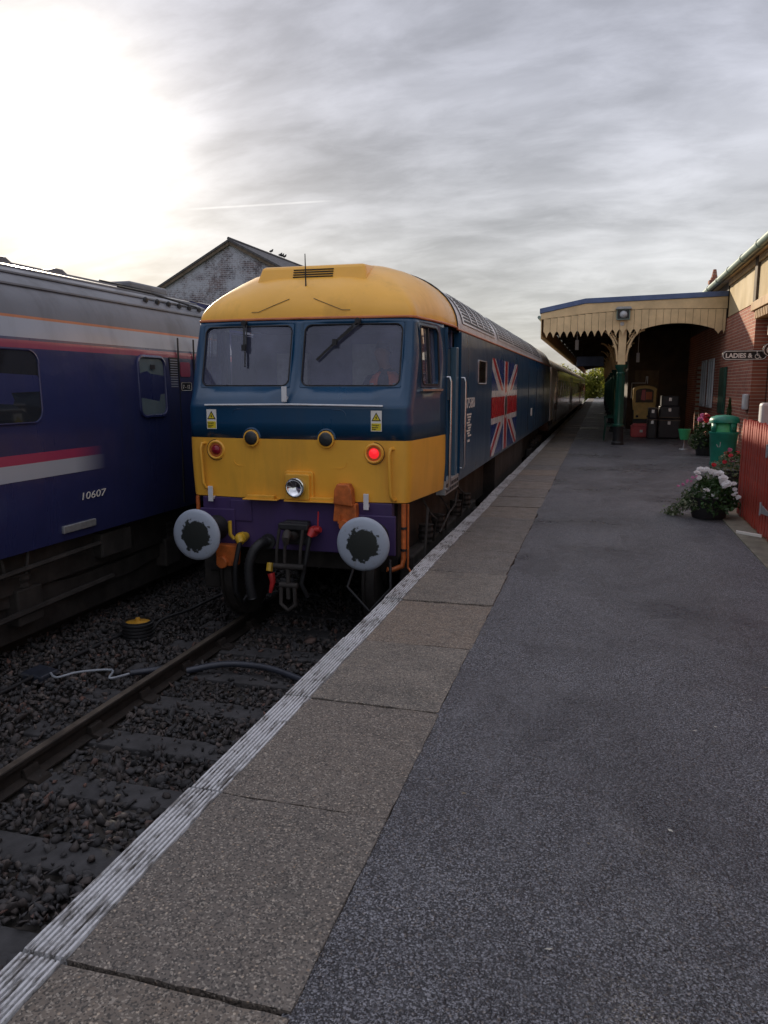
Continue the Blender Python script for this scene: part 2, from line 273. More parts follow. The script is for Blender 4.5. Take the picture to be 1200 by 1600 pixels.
BLUE_COACH = (0.030, 0.036, 0.120)
MAT.update(
    asphalt=mk_asphalt(), slab=mk_slab(), white_line=mk_whiteline(), stone=mk_stone(), buffer=mk_buffer(),
    brick=mk_brick('red_brick', (0.42, 0.135, 0.075), (0.30, 0.08, 0.05), (0.52, 0.44, 0.34)),
    brick_dark=mk_brick('platform_brick', (0.10, 0.06, 0.045), (0.07, 0.045, 0.04), (0.12, 0.11, 0.10)),
    brick_shed=mk_brick('weathered_shed_brick', (0.22, 0.16, 0.165), (0.09, 0.075, 0.09), (0.52, 0.53, 0.58), 0.85, (0.56, 0.58, 0.66), 1.9, 'Y'),
    loco_blue=mk_paint('loco_blue_paint', (0.006, 0.058, 0.135), 0.24, 0.25, 0.2), loco_yellow=mk_paint('loco_yellow_paint', (0.93, 0.475, 0.05), 0.36, 0.2, 0.26),
    purple=mk_paint('purple_beam_paint', (0.055, 0.03, 0.12), 0.45, 0.1, 0.4), roof_grey=mk_paint('loco_roof_grey', (0.70, 0.70, 0.705), 0.36, 0.2, 0.25),
    coach_blue=mk_paint('coach_blue_paint', BLUE_COACH, 0.25, 0.4, 0.35, 0.3), coach_white=mk_paint('coach_pale_band', (0.36, 0.39, 0.46), 0.28, 0.4, 0.25),
    coach_pink=mk_paint('coach_pink_band', (0.34, 0.06, 0.12), 0.3, 0.3, 0.3), coach_orange=mk_paint('coach_orange_line', (0.55, 0.19, 0.07), 0.35, 0.2, 0.3),
    coach_roof=mk_paint('coach_roof_grey', (0.15, 0.155, 0.18), 0.38, 0.15, 0.4),
    coach_brown=mk_paint('coach_umber_paint', (0.12, 0.065, 0.05), 0.10, 1.0, 0.1), coach_grey=mk_paint('coach_lower_grey', (0.46, 0.45, 0.47), 0.14, 0.8, 0.12),
    coach_cream_roof=mk_paint('coach_tan_roof', (0.58, 0.48, 0.35), 0.45, 0.1, 0.3),
    black=plain('black_rubber', (0.018, 0.018, 0.02), 0.55, 0, 0.3, 8, 0.1), under=plain('underframe_grime', (0.035, 0.030, 0.027), 0.75, 0, 0.5, 4, 0.4, bump=0.2),
    steel=plain('bright_steel', (0.55, 0.56, 0.58), 0.28, 1.0, 0.1, 8, 0.1), chrome=plain('chrome', (0.8, 0.82, 0.85), 0.06, 1.0, 0.03, 8, 0.0),
    rust=plain('rusty_rail', (0.026, 0.019, 0.015), 0.8, 0.1, 0.4, 10, 0.3, bump=0.3), railtop=plain('worn_rail_head', (0.30, 0.25, 0.20), 0.38, 0.8, 0.3, 6, 0.3),
    sleeper=plain('sleeper_timber', (0.058, 0.056, 0.058), 0.85, 0, 0.4, 6, 0.5, bump=0.5, bscale=30), soil=plain('ballast_fines', (0.045, 0.038, 0.032), 0.95, 0, 0.5, 6, 0.5, bump=0.6, bscale=30),
    ground=plain('rough_grass', (0.05, 0.065, 0.025), 0.95, 0, 0.5, 0.4, 0.4), white=plain('white_enamel', (0.72, 0.73, 0.75), 0.4, 0, 0.08, 8, 0.25),
    dull_white=plain('dull_white_plastic', (0.55, 0.54, 0.55), 0.5, 0, 0.08, 6, 0.2), orange=plain('orange_paint', (0.56, 0.14, 0.03), 0.5, 0, 0.3, 12, 0.45), red=plain('red_cock_paint', (0.5, 0.03, 0.03), 0.4, 0, 0.2, 12, 0.3),
    yellow2=plain('yellow_cock_paint', (0.60, 0.37, 0.03), 0.4, 0, 0.25, 12, 0.35), orange_line=plain('orange_cantrail_paint', (0.55, 0.17, 0.06), 0.4, 0, 0.15, 6, 0.2),
    cream=plain('cream_paint', (0.76, 0.56, 0.31), 0.55, 0, 0.16, 2.5, 0.22, bump=0.1, dirtcol=(0.22, 0.15, 0.08)), cream_render=plain('cream_render', (0.48, 0.37, 0.21), 0.8, 0, 0.12, 1.5, 0.15, bump=0.15),
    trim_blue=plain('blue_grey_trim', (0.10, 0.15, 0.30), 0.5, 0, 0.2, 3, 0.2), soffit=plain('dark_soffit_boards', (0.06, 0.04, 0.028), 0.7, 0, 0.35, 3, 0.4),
    green=plain('dark_green_paint', (0.012, 0.075, 0.05), 0.35, 0, 0.2, 6, 0.2, coat=0.3), green_bin=plain('green_bin_plastic', (0.015, 0.22, 0.15), 0.4, 0, 0.2, 5, 0.25), green_flap=plain('bright_green_plastic', (0.05, 0.40, 0.16), 0.4, 0, 0.1, 5, 0.1),
    fence_red=plain('red_fence_paint', (0.34, 0.042, 0.024), 0.55, 0, 0.3, 7, 0.35, bump=0.2), galv=plain('galvanised_steel', (0.42, 0.44, 0.45), 0.5, 0.6, 0.2, 15, 0.2),
    timber=plain('grey_brown_timber', (0.16, 0.12, 0.085), 0.75, 0, 0.3, 5, 0.3, bump=0.2), timber_tan=plain('tan_timber', (0.38, 0.22, 0.09), 0.65, 0, 0.25, 5, 0.25), gutter=plain('green_grey_gutter', (0.22, 0.30, 0.26), 0.45, 0, 0.2, 4, 0.3),
    stone_trim=plain('pale_stone', (0.5, 0.46, 0.4), 0.8, 0, 0.15, 5, 0.3), roof_tile=plain('slate_roof', (0.10, 0.095, 0.10), 0.75, 0, 0.3, 5, 0.4, bump=0.4), concrete=plain('mossy_concrete', (0.18, 0.165, 0.125), 0.9, 0, 0.3, 6, 0.5, bump=0.4, dirtcol=(0.06, 0.07, 0.03)),
    glass=mk_glass('windscreen_glass', (0.94, 0.95, 0.99), 0.02, 0.04), glass_side=mk_glass('side_window_glass', (0.45, 0.5, 0.52), 0.01, 0.38), glass_dark=plain('dark_coach_window', (0.022, 0.022, 0.024), 0.07, 0, 0.05, 3, 0.0, coat=0.6), glass_frost=plain('obscured_window', (0.16, 0.21, 0.23), 0.22, 0, 0.15, 3, 0.15, coat=0.5),
    skin=plain('skin', (0.50, 0.28, 0.20), 0.5, 0, 0.1, 10, 0), hair=plain('dark_hair', (0.03, 0.022, 0.018), 0.6), navy=plain('navy_cloth', (0.03, 0.035, 0.07), 0.85, 0, 0.2, 20, 0), hivis=plain('orange_vest', (1.0, 0.19, 0.07), 0.7, 0, 0.1, 20, 0), reflect=plain('silver_tape', (0.7, 0.7, 0.72), 0.4),
    cab_in=plain('cab_interior', (0.09, 0.10, 0.20), 0.7, 0, 0.2, 5, 0.1), sign_black=plain('sign_black', (0.012, 0.012, 0.013), 0.35), sign_white=plain('sign_white', (0.8, 0.78, 0.72), 0.4, 0, 0.05, 5, 0),
    sign_yellow=plain('sign_yellow', (0.75, 0.60, 0.03), 0.4, 0, 0.05, 5, 0), flag_red=mk_paint('flag_red', (0.62, 0.02, 0.04), 0.2, 0.6, 0.15), flag_white=mk_paint('flag_white', (0.82, 0.83, 0.85), 0.2, 0.6, 0.15), flag_blue=mk_paint('flag_blue', (0.010, 0.05, 0.26), 0.2, 0.6, 0.2),
    pink_box=plain('pink_red_plastic', (0.70, 0.09, 0.10), 0.35, 0, 0.1, 8, 0.15), trunk=plain('black_trunk', (0.02, 0.02, 0.026), 0.4, 0, 0.2, 8, 0.1), kiosk=plain('buff_wood', (0.85, 0.55, 0.17), 0.5, 0, 0.15, 6, 0.15), red_orange=plain('red_orange_panel', (0.75, 0.16, 0.04), 0.4),
    leaf=mk_leaf('tub_foliage', (0.02, 0.055, 0.012), (0.05, 0.11, 0.03)), leaf_pale=mk_leaf('variegated_foliage', (0.05, 0.10, 0.03), (0.32, 0.34, 0.22)), tree_leaf=mk_leaf('tree_foliage', (0.10, 0.13, 0.015), (0.30, 0.29, 0.04), 0.55), bark=plain('bark', (0.07, 0.05, 0.035), 0.9, 0, 0.4, 5),
    petal_white=mk_leaf('white_petals', (0.68, 0.66, 0.66), (0.85, 0.83, 0.82), 0.25), petal_pink=mk_leaf('pink_petals', (0.55, 0.13, 0.30), (0.66, 0.28, 0.45), 0.25), petal_red=mk_leaf('red_petals', (0.60, 0.015, 0.03), (0.45, 0.01, 0.03), 0.2),
    litter=mk_leaf('litter_flecks', (0.16, 0.11, 0.05), (0.55, 0.52, 0.45), 0.1),
    tail_lit=emis('lit_tail_lamp', (0.9, 0.02, 0.03), 0.33), tail_off=plain('unlit_tail_lens', (0.25, 0.012, 0.03), 0.12, 0, 0.1, 5, 0), marker=plain('marker_disc', (0.035, 0.038, 0.04), 0.35), lampglass=plain('lamp_glass', (0.5, 0.52, 0.55), 0.1, 0, 0.1, 8, 0.05, coat=0.5),
    door_blue=mk_paint('door_pale_blue', (0.07, 0.15, 0.22), 0.3, 0.3, 0.2), hose_grey=plain('grey_blue_hose', (0.035, 0.04, 0.055), 0.4, 0, 0.2, 8, 0.2), cable_white=plain('pale_cable', (0.35, 0.38, 0.42), 0.4), yellow_cap=plain('yellow_cap', (0.60, 0.31, 0.03), 0.5, 0, 0.2, 12, 0.3), bird=plain('pigeon_grey', (0.03, 0.03, 0.035), 0.7),
)
MAT['stripe_pink'] = mk_fadestripe('coach_lower_pink_stripe', (0.40, 0.045, 0.12), 6.55, 7.0)
MAT['stripe_white'] = mk_fadestripe('coach_lower_white_stripe', (0.44, 0.47, 0.53), 6.55, 7.05)

# ------------------------------------------------------------------ mesh helpers
ORG = {}
class MB:
    def __init__(s): s.v = []; s.f = []; s.m = []
    def add(s, vs_, fs, mi=0):
        o = len(s.v); s.v += [tuple(map(float, p)) for p in vs_]
        for f in fs: s.f.append(tuple(i + o for i in f)); s.m.append(mi)
        return s
    def box(s, x0, x1, y0, y1, z0, z1, mi=0):
        return s.add([(x0, y0, z0), (x1, y0, z0), (x1, y1, z0), (x0, y1, z0), (x0, y0, z1), (x1, y0, z1), (x1, y1, z1), (x0, y1, z1)],
                     [(0, 3, 2, 1), (4, 5, 6, 7), (0, 1, 5, 4), (1, 2, 6, 5), (2, 3, 7, 6), (3, 0, 4, 7)], mi)
    def bar(s, a, b, wx, wz, mi=0, up=(0, 0, 1)):
        a, b = Vector(a), Vector(b); d = (b - a).normalized(); u = Vector(up)
        if abs(d.dot(u)) > 0.98: u = Vector((1, 0, 0))
        r = d.cross(u).normalized() * wx / 2; t = r.cross(d).normalized() * wz / 2
        return s.add([a - r - t, a + r - t, a + r + t, a - r + t, b - r - t, b + r - t, b + r + t, b - r + t],
                     [(0, 1, 2, 3), (7, 6, 5, 4), (0, 4, 5, 1), (1, 5, 6, 2), (2, 6, 7, 3), (3, 7, 4, 0)], mi)
    def prism(s, poly, axis, a, b, mi=0):
        """polygon in the plane square to axis; order of the other two: X->(y,z) Y->(x,z) Z->(x,y)"""
        n = len(poly)
        def P(p, q): return (q, p[0], p[1]) if axis == 'X' else ((p[0], q, p[1]) if axis == 'Y' else (p[0], p[1], q))
        return s.add([P(p, a) for p in poly] + [P(p, b) for p in poly],
                     [tuple(range(n))[::-1], tuple(range(n, 2 * n))] + [(i, (i + 1) % n, n + (i + 1) % n, n + i) for i in range(n)], mi)
    def tube(s, path, r, n=8, mi=0, caps=True):
        path = [Vector(p) for p in path]; rs = r if isinstance(r, (list, tuple)) else [r] * len(path)
        prev = None; vs_ = []; fs = []
        for i, p in enumerate(path):
            d = (path[min(i + 1, len(path) - 1)] - path[max(i - 1, 0)]).normalized()
            if prev is None: u = d.orthogonal().normalized()
            else: u = (prev - d * prev.dot(d)).normalized()
            prev = u; q = d.cross(u)
            for k in range(n):
                t = 2 * math.pi * k / n; vs_.append(p + (u * math.cos(t) + q * math.sin(t)) * rs[i])
        for i in range(len(path) - 1):
            for k in range(n): fs.append((i * n + k, i * n + (k + 1) % n, (i + 1) * n + (k + 1) % n, (i + 1) * n + k))
        if caps: fs += [tuple(range(n))[::-1], tuple(range((len(path) - 1) * n, len(path) * n))]
        return s.add(vs_, fs, mi)
    def lathe(s, prof, c, n=24, axis='Z', mi=0, cap=True, mis=None):
        """prof: (radius, distance along axis)"""
        vs_ = []; fs = []; mm = []
        for (r, h) in prof:
            for k in range(n):
                t = 2 * math.pi * k / n; a, b = r * math.cos(t), r * math.sin(t)
                vs_.append((c[0] + a, c[1] + b, c[2] + h) if axis == 'Z' else ((c[0] + a, c[1] + h, c[2] + b) if axis == 'Y' else (c[0] + h, c[1] + a, c[2] + b)))
        o = len(s.v); s.v += [tuple(map(float, p)) for p in vs_]
        for i in range(len(prof) - 1):
            for k in range(n):
                s.f.append(tuple(o + j for j in (i * n + k, i * n + (k + 1) % n, (i + 1) * n + (k + 1) % n, (i + 1) * n + k))); s.m.append(mis[i] if mis else mi)
        if cap:
            s.f.append(tuple(o + j for j in range(n))[::-1]); s.m.append(mi)
            s.f.append(tuple(o + j for j in range((len(prof) - 1) * n, len(prof) * n))); s.m.append(mis[-1] if mis else mi)
        return s
    def grid(s, rows, mi=0, closed=False, skip=None):
        nr, nc = len(rows), len(rows[0]); o = len(s.v)
        for r_ in rows: s.v += [tuple(map(float, p)) for p in r_]
        for i in range(nr - 1):
            for j in range(nc - (0 if closed else 1)):
                if skip and skip(i, j): continue
                j2 = (j + 1) % nc
                s.f.append((o + i * nc + j, o + i * nc + j2, o + (i + 1) * nc + j2, o + (i + 1) * nc + j)); s.m.append(mi)
        return s
    def build(s, name, mats, parent=None, smooth=0, bevel=0, recalc=False, solid=0):
        me = bpy.data.meshes.new(name)
        org = ORG.get(parent.name, (0, 0, 0)) if parent else (0, 0, 0)
        me.from_pydata([(x - org[0], y - org[1], z - org[2]) for x, y, z in s.v], [], s.f)
        for m in (mats if isinstance(mats, (list, tuple)) else [mats]): me.materials.append(MAT[m])
        me.polygons.foreach_set('material_index', s.m)
        if recalc:
            import bmesh
            bm = bmesh.new(); bm.from_mesh(me); bmesh.ops.recalc_face_normals(bm, faces=bm.faces); bm.to_mesh(me); bm.free()
        if smooth:
            me.polygons.foreach_set('use_smooth', [True] * len(me.polygons)); me.set_sharp_from_angle(angle=R(smooth))
        me.update()
        o = bpy.data.objects.new(name, me); COL.objects.link(o)
        if parent: o.parent = parent; ORG[o.name] = org
        if solid:
            q = o.modifiers.new('solid', 'SOLIDIFY'); q.thickness = solid; q.offset = -1
        if bevel:
            q = o.modifiers.new('bevel', 'BEVEL'); q.width = bevel; q.segments = 2; q.limit_method = 'ANGLE'; q.angle_limit = R(40)
        return o
def tag(o, label=None, cat=None, group=None, kind=None):
    for k, v in (('label', label), ('category', cat), ('group', group), ('kind', kind)):
        if v: o[k] = v
    return o
def empty(name, loc, label=None, cat=None, group=None, kind=None):
    o = bpy.data.objects.new(name, None); COL.objects.link(o); o.location = loc; ORG[o.name] = tuple(loc); o.empty_display_size = 0.2
    return tag(o, label, cat, group, kind)
def mcopy(o, loc, parent):
    c = o.copy(); COL.objects.link(c); c.location = loc; c.parent = parent; return c
def rrect(x0, x1, z0, z1, r, n=5):
    out = []
    for cx, cz, a in ((x1 - r, z1 - r, 0), (x0 + r, z1 - r, 90), (x0 + r, z0 + r, 180), (x1 - r, z0 + r, 270)):
        for k in range(n + 1):
            t = R(a + 90 * k / n); out.append((cx + r * math.cos(t), cz + r * math.sin(t)))
    return out
def text_mesh(body, size, font_bold=False, xs=1.0, shear=0.0, offset=0.0):
    cu = bpy.data.curves.new('lettering', 'FONT'); cu.body = body; cu.size = size; cu.align_x = 'LEFT'; cu.shear = shear; cu.offset = offset; cu.extrude = 0.0015
    cu.resolution_u = 3
    o = bpy.data.objects.new('lettering', cu); COL.objects.link(o)
    me = bpy.data.meshes.new_from_object(o.evaluated_get(bpy.context.evaluated_depsgraph_get()))
    vv = [(v.co.x * xs, v.co.y, v.co.z) for v in me.vertices]; ff = [tuple(p.vertices) for p in me.polygons]
    bpy.data.objects.remove(o); bpy.data.curves.remove(cu); bpy.data.meshes.remove(me)
    return vv, ff
def put_text(name, parent, mat, body, origin, ux, uz, size, xs=1.0, shear=0.0, offset=0.0, width=None, smooth=0):
    vv, ff = text_mesh(body, size, xs=xs, shear=shear, offset=offset)
    if width:
        wmax = max(v[0] for v in vv); wmin = min(v[0] for v in vv); k = width / (wmax - wmin)
        vv = [((v[0] - wmin) * k, v[1], v[2]) for v in vv]
    ux, uz = Vector(ux), Vector(uz); un = ux.cross(uz); o = Vector(origin)
    m = MB(); m.add([o + ux * v[0] + uz * v[1] + un * v[2] for v in vv], ff); return m.build(name, mat, parent)
def mesh_np(name, V, F, mat, parent=None, smooth=False):
    me = bpy.data.meshes.new(name); V = np.asarray(V, np.float32); F = np.asarray(F, np.int32); k = F.shape[1]
    org = np.array(ORG.get(parent.name, (0, 0, 0)) if parent else (0, 0, 0), np.float32)
    me.vertices.add(len(V)); me.vertices.foreach_set('co', (V - org).ravel())
    me.loops.add(F.size); me.loops.foreach_set('vertex_index', F.ravel())
    me.polygons.add(len(F)); me.polygons.foreach_set('loop_start', np.arange(0, F.size, k, dtype=np.int32)); me.polygons.foreach_set('loop_total', np.full(len(F), k, np.int32))
    if smooth: me.polygons.foreach_set('use_smooth', np.ones(len(F), bool))
    me.materials.append(MAT[mat]); me.update(calc_edges=True); me.validate()
    o = bpy.data.objects.new(name, me); COL.objects.link(o)
    if parent: o.parent = parent; ORG[o.name] = tuple(org)
    return o
def rand_rot(n):
    q = rng.normal(size=(n, 4)); q /= np.linalg.norm(q, axis=1)[:, None]; a, b, c, d = q.T
    return np.stack([np.stack([1 - 2 * (c * c + d * d), 2 * (b * c - a * d), 2 * (b * d + a * c)], -1), np.stack([2 * (b * c + a * d), 1 - 2 * (b * b + d * d), 2 * (c * d - a * b)], -1), np.stack([2 * (b * d - a * c), 2 * (c * d + a * b), 1 - 2 * (b * b + c * c)], -1)], 1)
def leaves(C, size, aspect=0.55, up=0.0):
    """one bent four-sided leaf at every centre"""
    n = len(C); Rm = rand_rot(n); s_ = (size * rng.uniform(0.6, 1.3, n))[:, None, None]
    base = np.array([[-1, 0, 0], [0, -aspect, 0.18], [1, 0, -0.1], [0, aspect, 0.18]]) * 0.5
    V = np.einsum('nij,kj->nki', Rm, base) * s_ + C[:, None, :]
    return V.reshape(-1, 3), np.arange(4 * n).reshape(n, 4)

# ------------------------------------------------------------------ ground, track bed, rails
EDGE, SLAB_IN, TC, TC2, RAILZ = -1.535, -0.70, -2.96, -6.4, -0.915
m = MB(); m.add([(-700, -300, -1.5), (700, -300, -1.5), (700, 1500, -1.5), (-700, 1500, -1.5)], [(0, 1, 2, 3)])
tag(m.build('ground', 'ground'), 'rough grass land around the station', kind='structure')
m = MB()
xs_ = np.linspace(-10, EDGE + 0.1, 34); ys_ = np.concatenate([np.linspace(-3, 14, 60), np.linspace(16, 140, 20)])
m.grid([[(x, y, -1.115 + 0.02 * math.sin(x * 3.1 + y * 1.7) * math.sin(y * 2.3 - x) - 0.25 * max(0, (abs(x + 4.7) - 4.6))) for x in xs_] for y in ys_])
tag(m.build('track_bed', 'soil', smooth=60), 'dark bed of ballast fines under the rails', kind='structure')
track = empty('railway_track', (TC, 0, -1.1), 'rails and sleepers along the platform', kind='structure')
track2 = empty('railway_track', (TC2, 0, -1.1), 'rails and sleepers under the blue coach', kind='structure')
def rail(cx, side, tr):
    x = cx + side * 0.7525; h = RAILZ
    prof = [(-0.07, h - 0.16), (0.07, h - 0.16), (0.07, h - 0.148), (0.012, h - 0.125), (0.012, h - 0.042), (0.035, h - 0.036), (0.035, h - 0.006), (0.028, h), (-0.028, h), (-0.035, h - 0.006), (-0.035, h - 0.036), (-0.012, h - 0.042), (-0.012, h - 0.125), (-0.07, h - 0.148)]
    m = MB(); m.prism([(x + a, b) for a, b in prof], 'Y', -4, 140)
    o = m.build('rail', ['rust', 'railtop'], tr)
    o.data.polygons[2 + 7].material_index = 1
for s_ in (-1, 1): rail(TC, s_, track); rail(TC2, s_, track2)
SLY = [0.62 + 0.70 * k for k in range(-4, 17)]
m = MB(); m.box(TC - 1.3, TC + 1.3, -0.125, 0.125, -1.24, -1.078)
sl0 = m.build('sleeper', 'sleeper', track, bevel=0.012)
m = MB()
for sg in (-1, 1):
    m.prism([(TC + sg * 0.7525 - 0.17, -1.078), (TC + sg * 0.7525 + 0.17, -1.078), (TC + sg * 0.7525 + 0.15, -1.05), (TC + sg * 0.7525 + 0.075, -1.04), (TC + sg * 0.7525 + 0.055, -0.985), (TC + sg * 0.7525 - 0.055, -0.985), (TC + sg * 0.7525 - 0.075, -1.04), (TC + sg * 0.7525 - 0.15, -1.05)], 'Y', -0.07, 0.07)
ch0 = m.build('rail_chair', 'rust', sl0, bevel=0.006)
for k, y in enumerate(SLY):
    if k == 0: sl0.location = (0, y, 0); continue
    s2 = mcopy(sl0, (0.02 * random.uniform(-1, 1), y, 0), track); mcopy(ch0, (0, 0, 0), s2)
# ballast stones
def make_ballast():
    t = (1 + 5 ** 0.5) / 2
    ico = np.array([(-1, t, 0), (1, t, 0), (-1, -t, 0), (1, -t, 0), (0, -1, t), (0, 1, t), (0, -1, -t), (0, 1, -t), (t, 0, -1), (t, 0, 1), (-t, 0, -1), (-t, 0, 1)], float) / 1.9
    fc = np.array([(0, 11, 5), (0, 5, 1), (0, 1, 7), (0, 7, 10), (0, 10, 11), (1, 5, 9), (5, 11, 4), (11, 10, 2), (10, 7, 6), (7, 1, 8), (3, 9, 4), (3, 4, 2), (3, 2, 6), (3, 6, 8), (3, 8, 9), (4, 9, 5), (2, 4, 11), (6, 2, 10), (8, 6, 7), (9, 8, 1)])
    n = 40000
    # more stones where they are near the camera
    x = rng.uniform(-5.9, EDGE - 0.02, n); y = 1.2 + 9.8 * rng.uniform(0, 1, n) ** 1.25
    ph = np.abs(((y - 0.62 + 0.35) % 0.70) - 0.35); on = (ph < 0.13) & (np.abs(x - TC) < 1.3)
    nr = np.minimum(np.abs(x - TC - 0.7525), np.abs(x - TC + 0.7525)) < 0.085
    keep = (~on | (rng.uniform(size=n) < 0.16)) & ~nr
    x, y, on = x[keep], y[keep], on[keep]; n = len(x)
    r = 0.015 + 0.024 * rng.uniform(0, 1, n) ** 1.8; r = np.where(rng.uniform(size=n) < 0.02, r * 1.5, r)
    z = -1.085 + 0.022 * np.sin(x * 2.1 + 1.3 * y) * np.sin(1.7 * y) + rng.uniform(-0.03, 0.02, n); z = np.where(on, -1.065, z)
    z += np.where(x < -4.35, 0.03, 0) + np.where(np.abs(x - TC) > 1.32, 0.02, 0)
    sc3 = np.stack([rng.uniform(0.8, 1.5, n), rng.uniform(0.7, 1.2, n), rng.uniform(0.45, 0.9, n)], 1) * r[:, None]
    jit = 1 + rng.uniform(-0.22, 0.22, (n, 12, 1))
    V = ico[None] * jit
    for _ in range(6):
        dd = rng.normal(size=(n, 1, 3)); dd /= np.linalg.norm(dd, axis=2)[..., None]; V = V - np.maximum(0, (V * dd).sum(2, keepdims=True) - rng.uniform(0.16, 0.42, (n, 1, 1))) * dd
    V = V * sc3[:, None, :] * 1.42; V = np.einsum('nij,nkj->nki', rand_rot(n), V) + np.stack([x, y, z], 1)[:, None, :]
    F = fc[None] + 12 * np.arange(n)[:, None, None]
    o = mesh_np('ballast', V.reshape(-1, 3), F.reshape(-1, 3), 'stone'); tag(o, 'loose brown and grey ballast stones between the sleepers', 'ballast', kind='stuff')
make_ballast()

# ------------------------------------------------------------------ platform
m = MB()
ya = np.concatenate([np.arange(-5, 14, 0.19), np.linspace(14, 130, 60)])
xa = [SLAB_IN, SLAB_IN + 0.06, -0.3, 0.5, 1.5, 3.5, 14]
rows = []
for y in ya:
    e = 0.014 * math.sin(y * 5.1) * math.sin(y * 2.3 + 1) + 0.012 * random.uniform(-1, 1) if y < 30 else 0
    rows.append([(x + (e - 0.012 if i == 0 else 0), y, (-0.006 if i else -0.009) + 0.004 * math.sin(x * 1.3 + y * 0.8)) for i, x in enumerate(xa)])
m.grid(rows)
m.box(SLAB_IN + 0.03, 14, -5, 130, -1.45, -0.05)
platform = m.build('platform', 'asphalt', smooth=30); tag(platform, 'long asphalt station platform with slab edging', kind='structure')
m = MB(); m.box(EDGE + 0.07, SLAB_IN + 0.02, -5, 130, -1.45, -0.092)
m.build('platform_wall', 'brick_dark', platform)
JY = [-1.3, -0.32, 0.65, 1.62, 2.565, 3.55, 4.52, 5.5, 6.46, 7.42, 8.40, 9.43, 10.35, 11.3]
while JY[-1] < 126: JY.append(JY[-1] + 0.955)
for k in range(len(JY) - 1):
    y0, y1 = JY[k] + 0.007, JY[k + 1] - 0.007
    dz = random.uniform(-0.005, 0.005); t1 = random.uniform(-0.003, 0.003); sh = random.uniform(-0.012, 0.012)
    xi = SLAB_IN - 0.004 + random.uniform(-0.008, 0.006)
    m = MB()
    if k < 16:  # nearer slabs have slightly broken edges
        nx, ny = 10, 12
        P = lambda u, v, z: (EDGE + 0.15 + (xi - EDGE - 0.15) * u + (0 if 0 < u < 1 else random.uniform(-.003, .003)), y0 + (y1 - y0) * v + sh * u + (0 if 0 < v < 1 else random.uniform(-.004, .004)), z)
        top = [[P(i / nx, j / ny, dz + t1 * (j / ny - 0.5) - (0.004 * random.random() if (j in (0, ny) or i == nx) else 0)) for i in range(nx + 1)] for j in range(ny + 1)]
        m.grid(top)
        ring = [top[0][i] for i in range(nx + 1)] + [top[j][nx] for j in range(1, ny + 1)] + [top[ny][i] for i in range(nx - 1, -1, -1)] + [top[j][0] for j in range(ny - 1, 0, -1)]
        m.grid([ring, [(a, b, -0.085) for a, b, c in ring]], closed=True)
    else:
        m.box(EDGE + 0.15, xi, y0, y1, -0.085, dz)
    so = m.build('coping_slab', 'slab', platform)
    m = MB(); pr = [(EDGE, -0.085), (EDGE, -0.012), (EDGE + 0.004, -0.003)]; nrib = 8
    ex = random.uniform(-0.006, 0.006)
    for r_ in range(nrib):
        xa_ = EDGE + 0.006 + 0.142 * r_ / nrib; wd = 0.142 / nrib
        pr += [(xa_, 0.0), (xa_ + wd * 0.10, 0.004), (xa_ + wd * 0.58, 0.004), (xa_ + wd * 0.66, -0.009), (xa_ + wd * 0.94, -0.009)]
    pr += [(EDGE + 0.1495, 0.0), (EDGE + 0.1495, -0.085)]
    nseg = 6 if k < 16 else 1
    m.grid([[(a + ex, y0 + (y1 - y0) * j / nseg, b + dz + (0 if b < -0.05 else 0)) for a, b in pr] for j in range(nseg + 1)])
    n_ = len(pr); m.f.append(tuple(range(n_))); m.m.append(0); m.f.append(tuple(range(n_ * nseg, n_ * nseg + n_))[::-1]); m.m.append(0)
    m.build('white_edge', 'white_line', so)
# concrete edging at the foot of the fence
m = MB(); m.box(1.50, 1.84, 4.0, 10.9, -0.2, 0.012); tag(m.build('fence_kerb', 'concrete', bevel=0.01), 'mossy concrete edging strip under the red fence', kind='structure')

# ------------------------------------------------------------------ station building
bld = empty('station_building', (3.1, 20, 0), 'red brick station building with cream panels and green gutter', 'building')
WX = 3.12
m = MB(); m.box(WX, WX + 0.3, 18.25, 27.0, -0.1, 3.36); m.box(WX, WX + 0.3, 28.1, 33.0, -0.1, 3.36); m.box(WX, WX + 0.3, 27.0, 28.1, 2.25, 3.36); m.box(WX, WX + 0.3, 34.1, 95, -0.1, 3.36); m.box(WX, WX + 0.3, 33.0, 34.1, 2.25, 3.36)
m.build('wall', 'brick', bld)
m = MB(); m.box(WX + 0.32, WX + 0.6, 17.6, 18.6, -0.1, 3.3); m.box(WX + 0.32, WX + 0.6, 4, 16.75, -0.1, 3.3); m.box(WX + 0.32, WX + 0.6, 16.75, 17.6, 2.15, 3.3)
m.build('wall', 'brick', bld)
m = MB(); m.box(WX + 0.30, WX + 8, 4, 95, 3.37, 4.40); m.build('panel_backing', 'cream_render', bld)
m = MB(); m.box(WX + 0.01, WX + 0.298, 22.42, 95, 3.365, 4.3); m.build('shade_boarding', 'soffit', bld)  # dark boards added over the wall top to stand in for canopy shade
m = MB(); m.box(1.0, WX - 0.002, 31.0, 31.3, -0.1, 3.72); m.box(1.0, 1.3, 31.3, 62, -0.1, 3.70); m.build('projecting_bay', 'soffit', bld)  # dark board colour in place of brick stands in for deep shade
m = MB(); m.box(1.25, 2.1, 30.98, 30.999, 0, 2.2); m.build('bay_door', 'timber', bld)
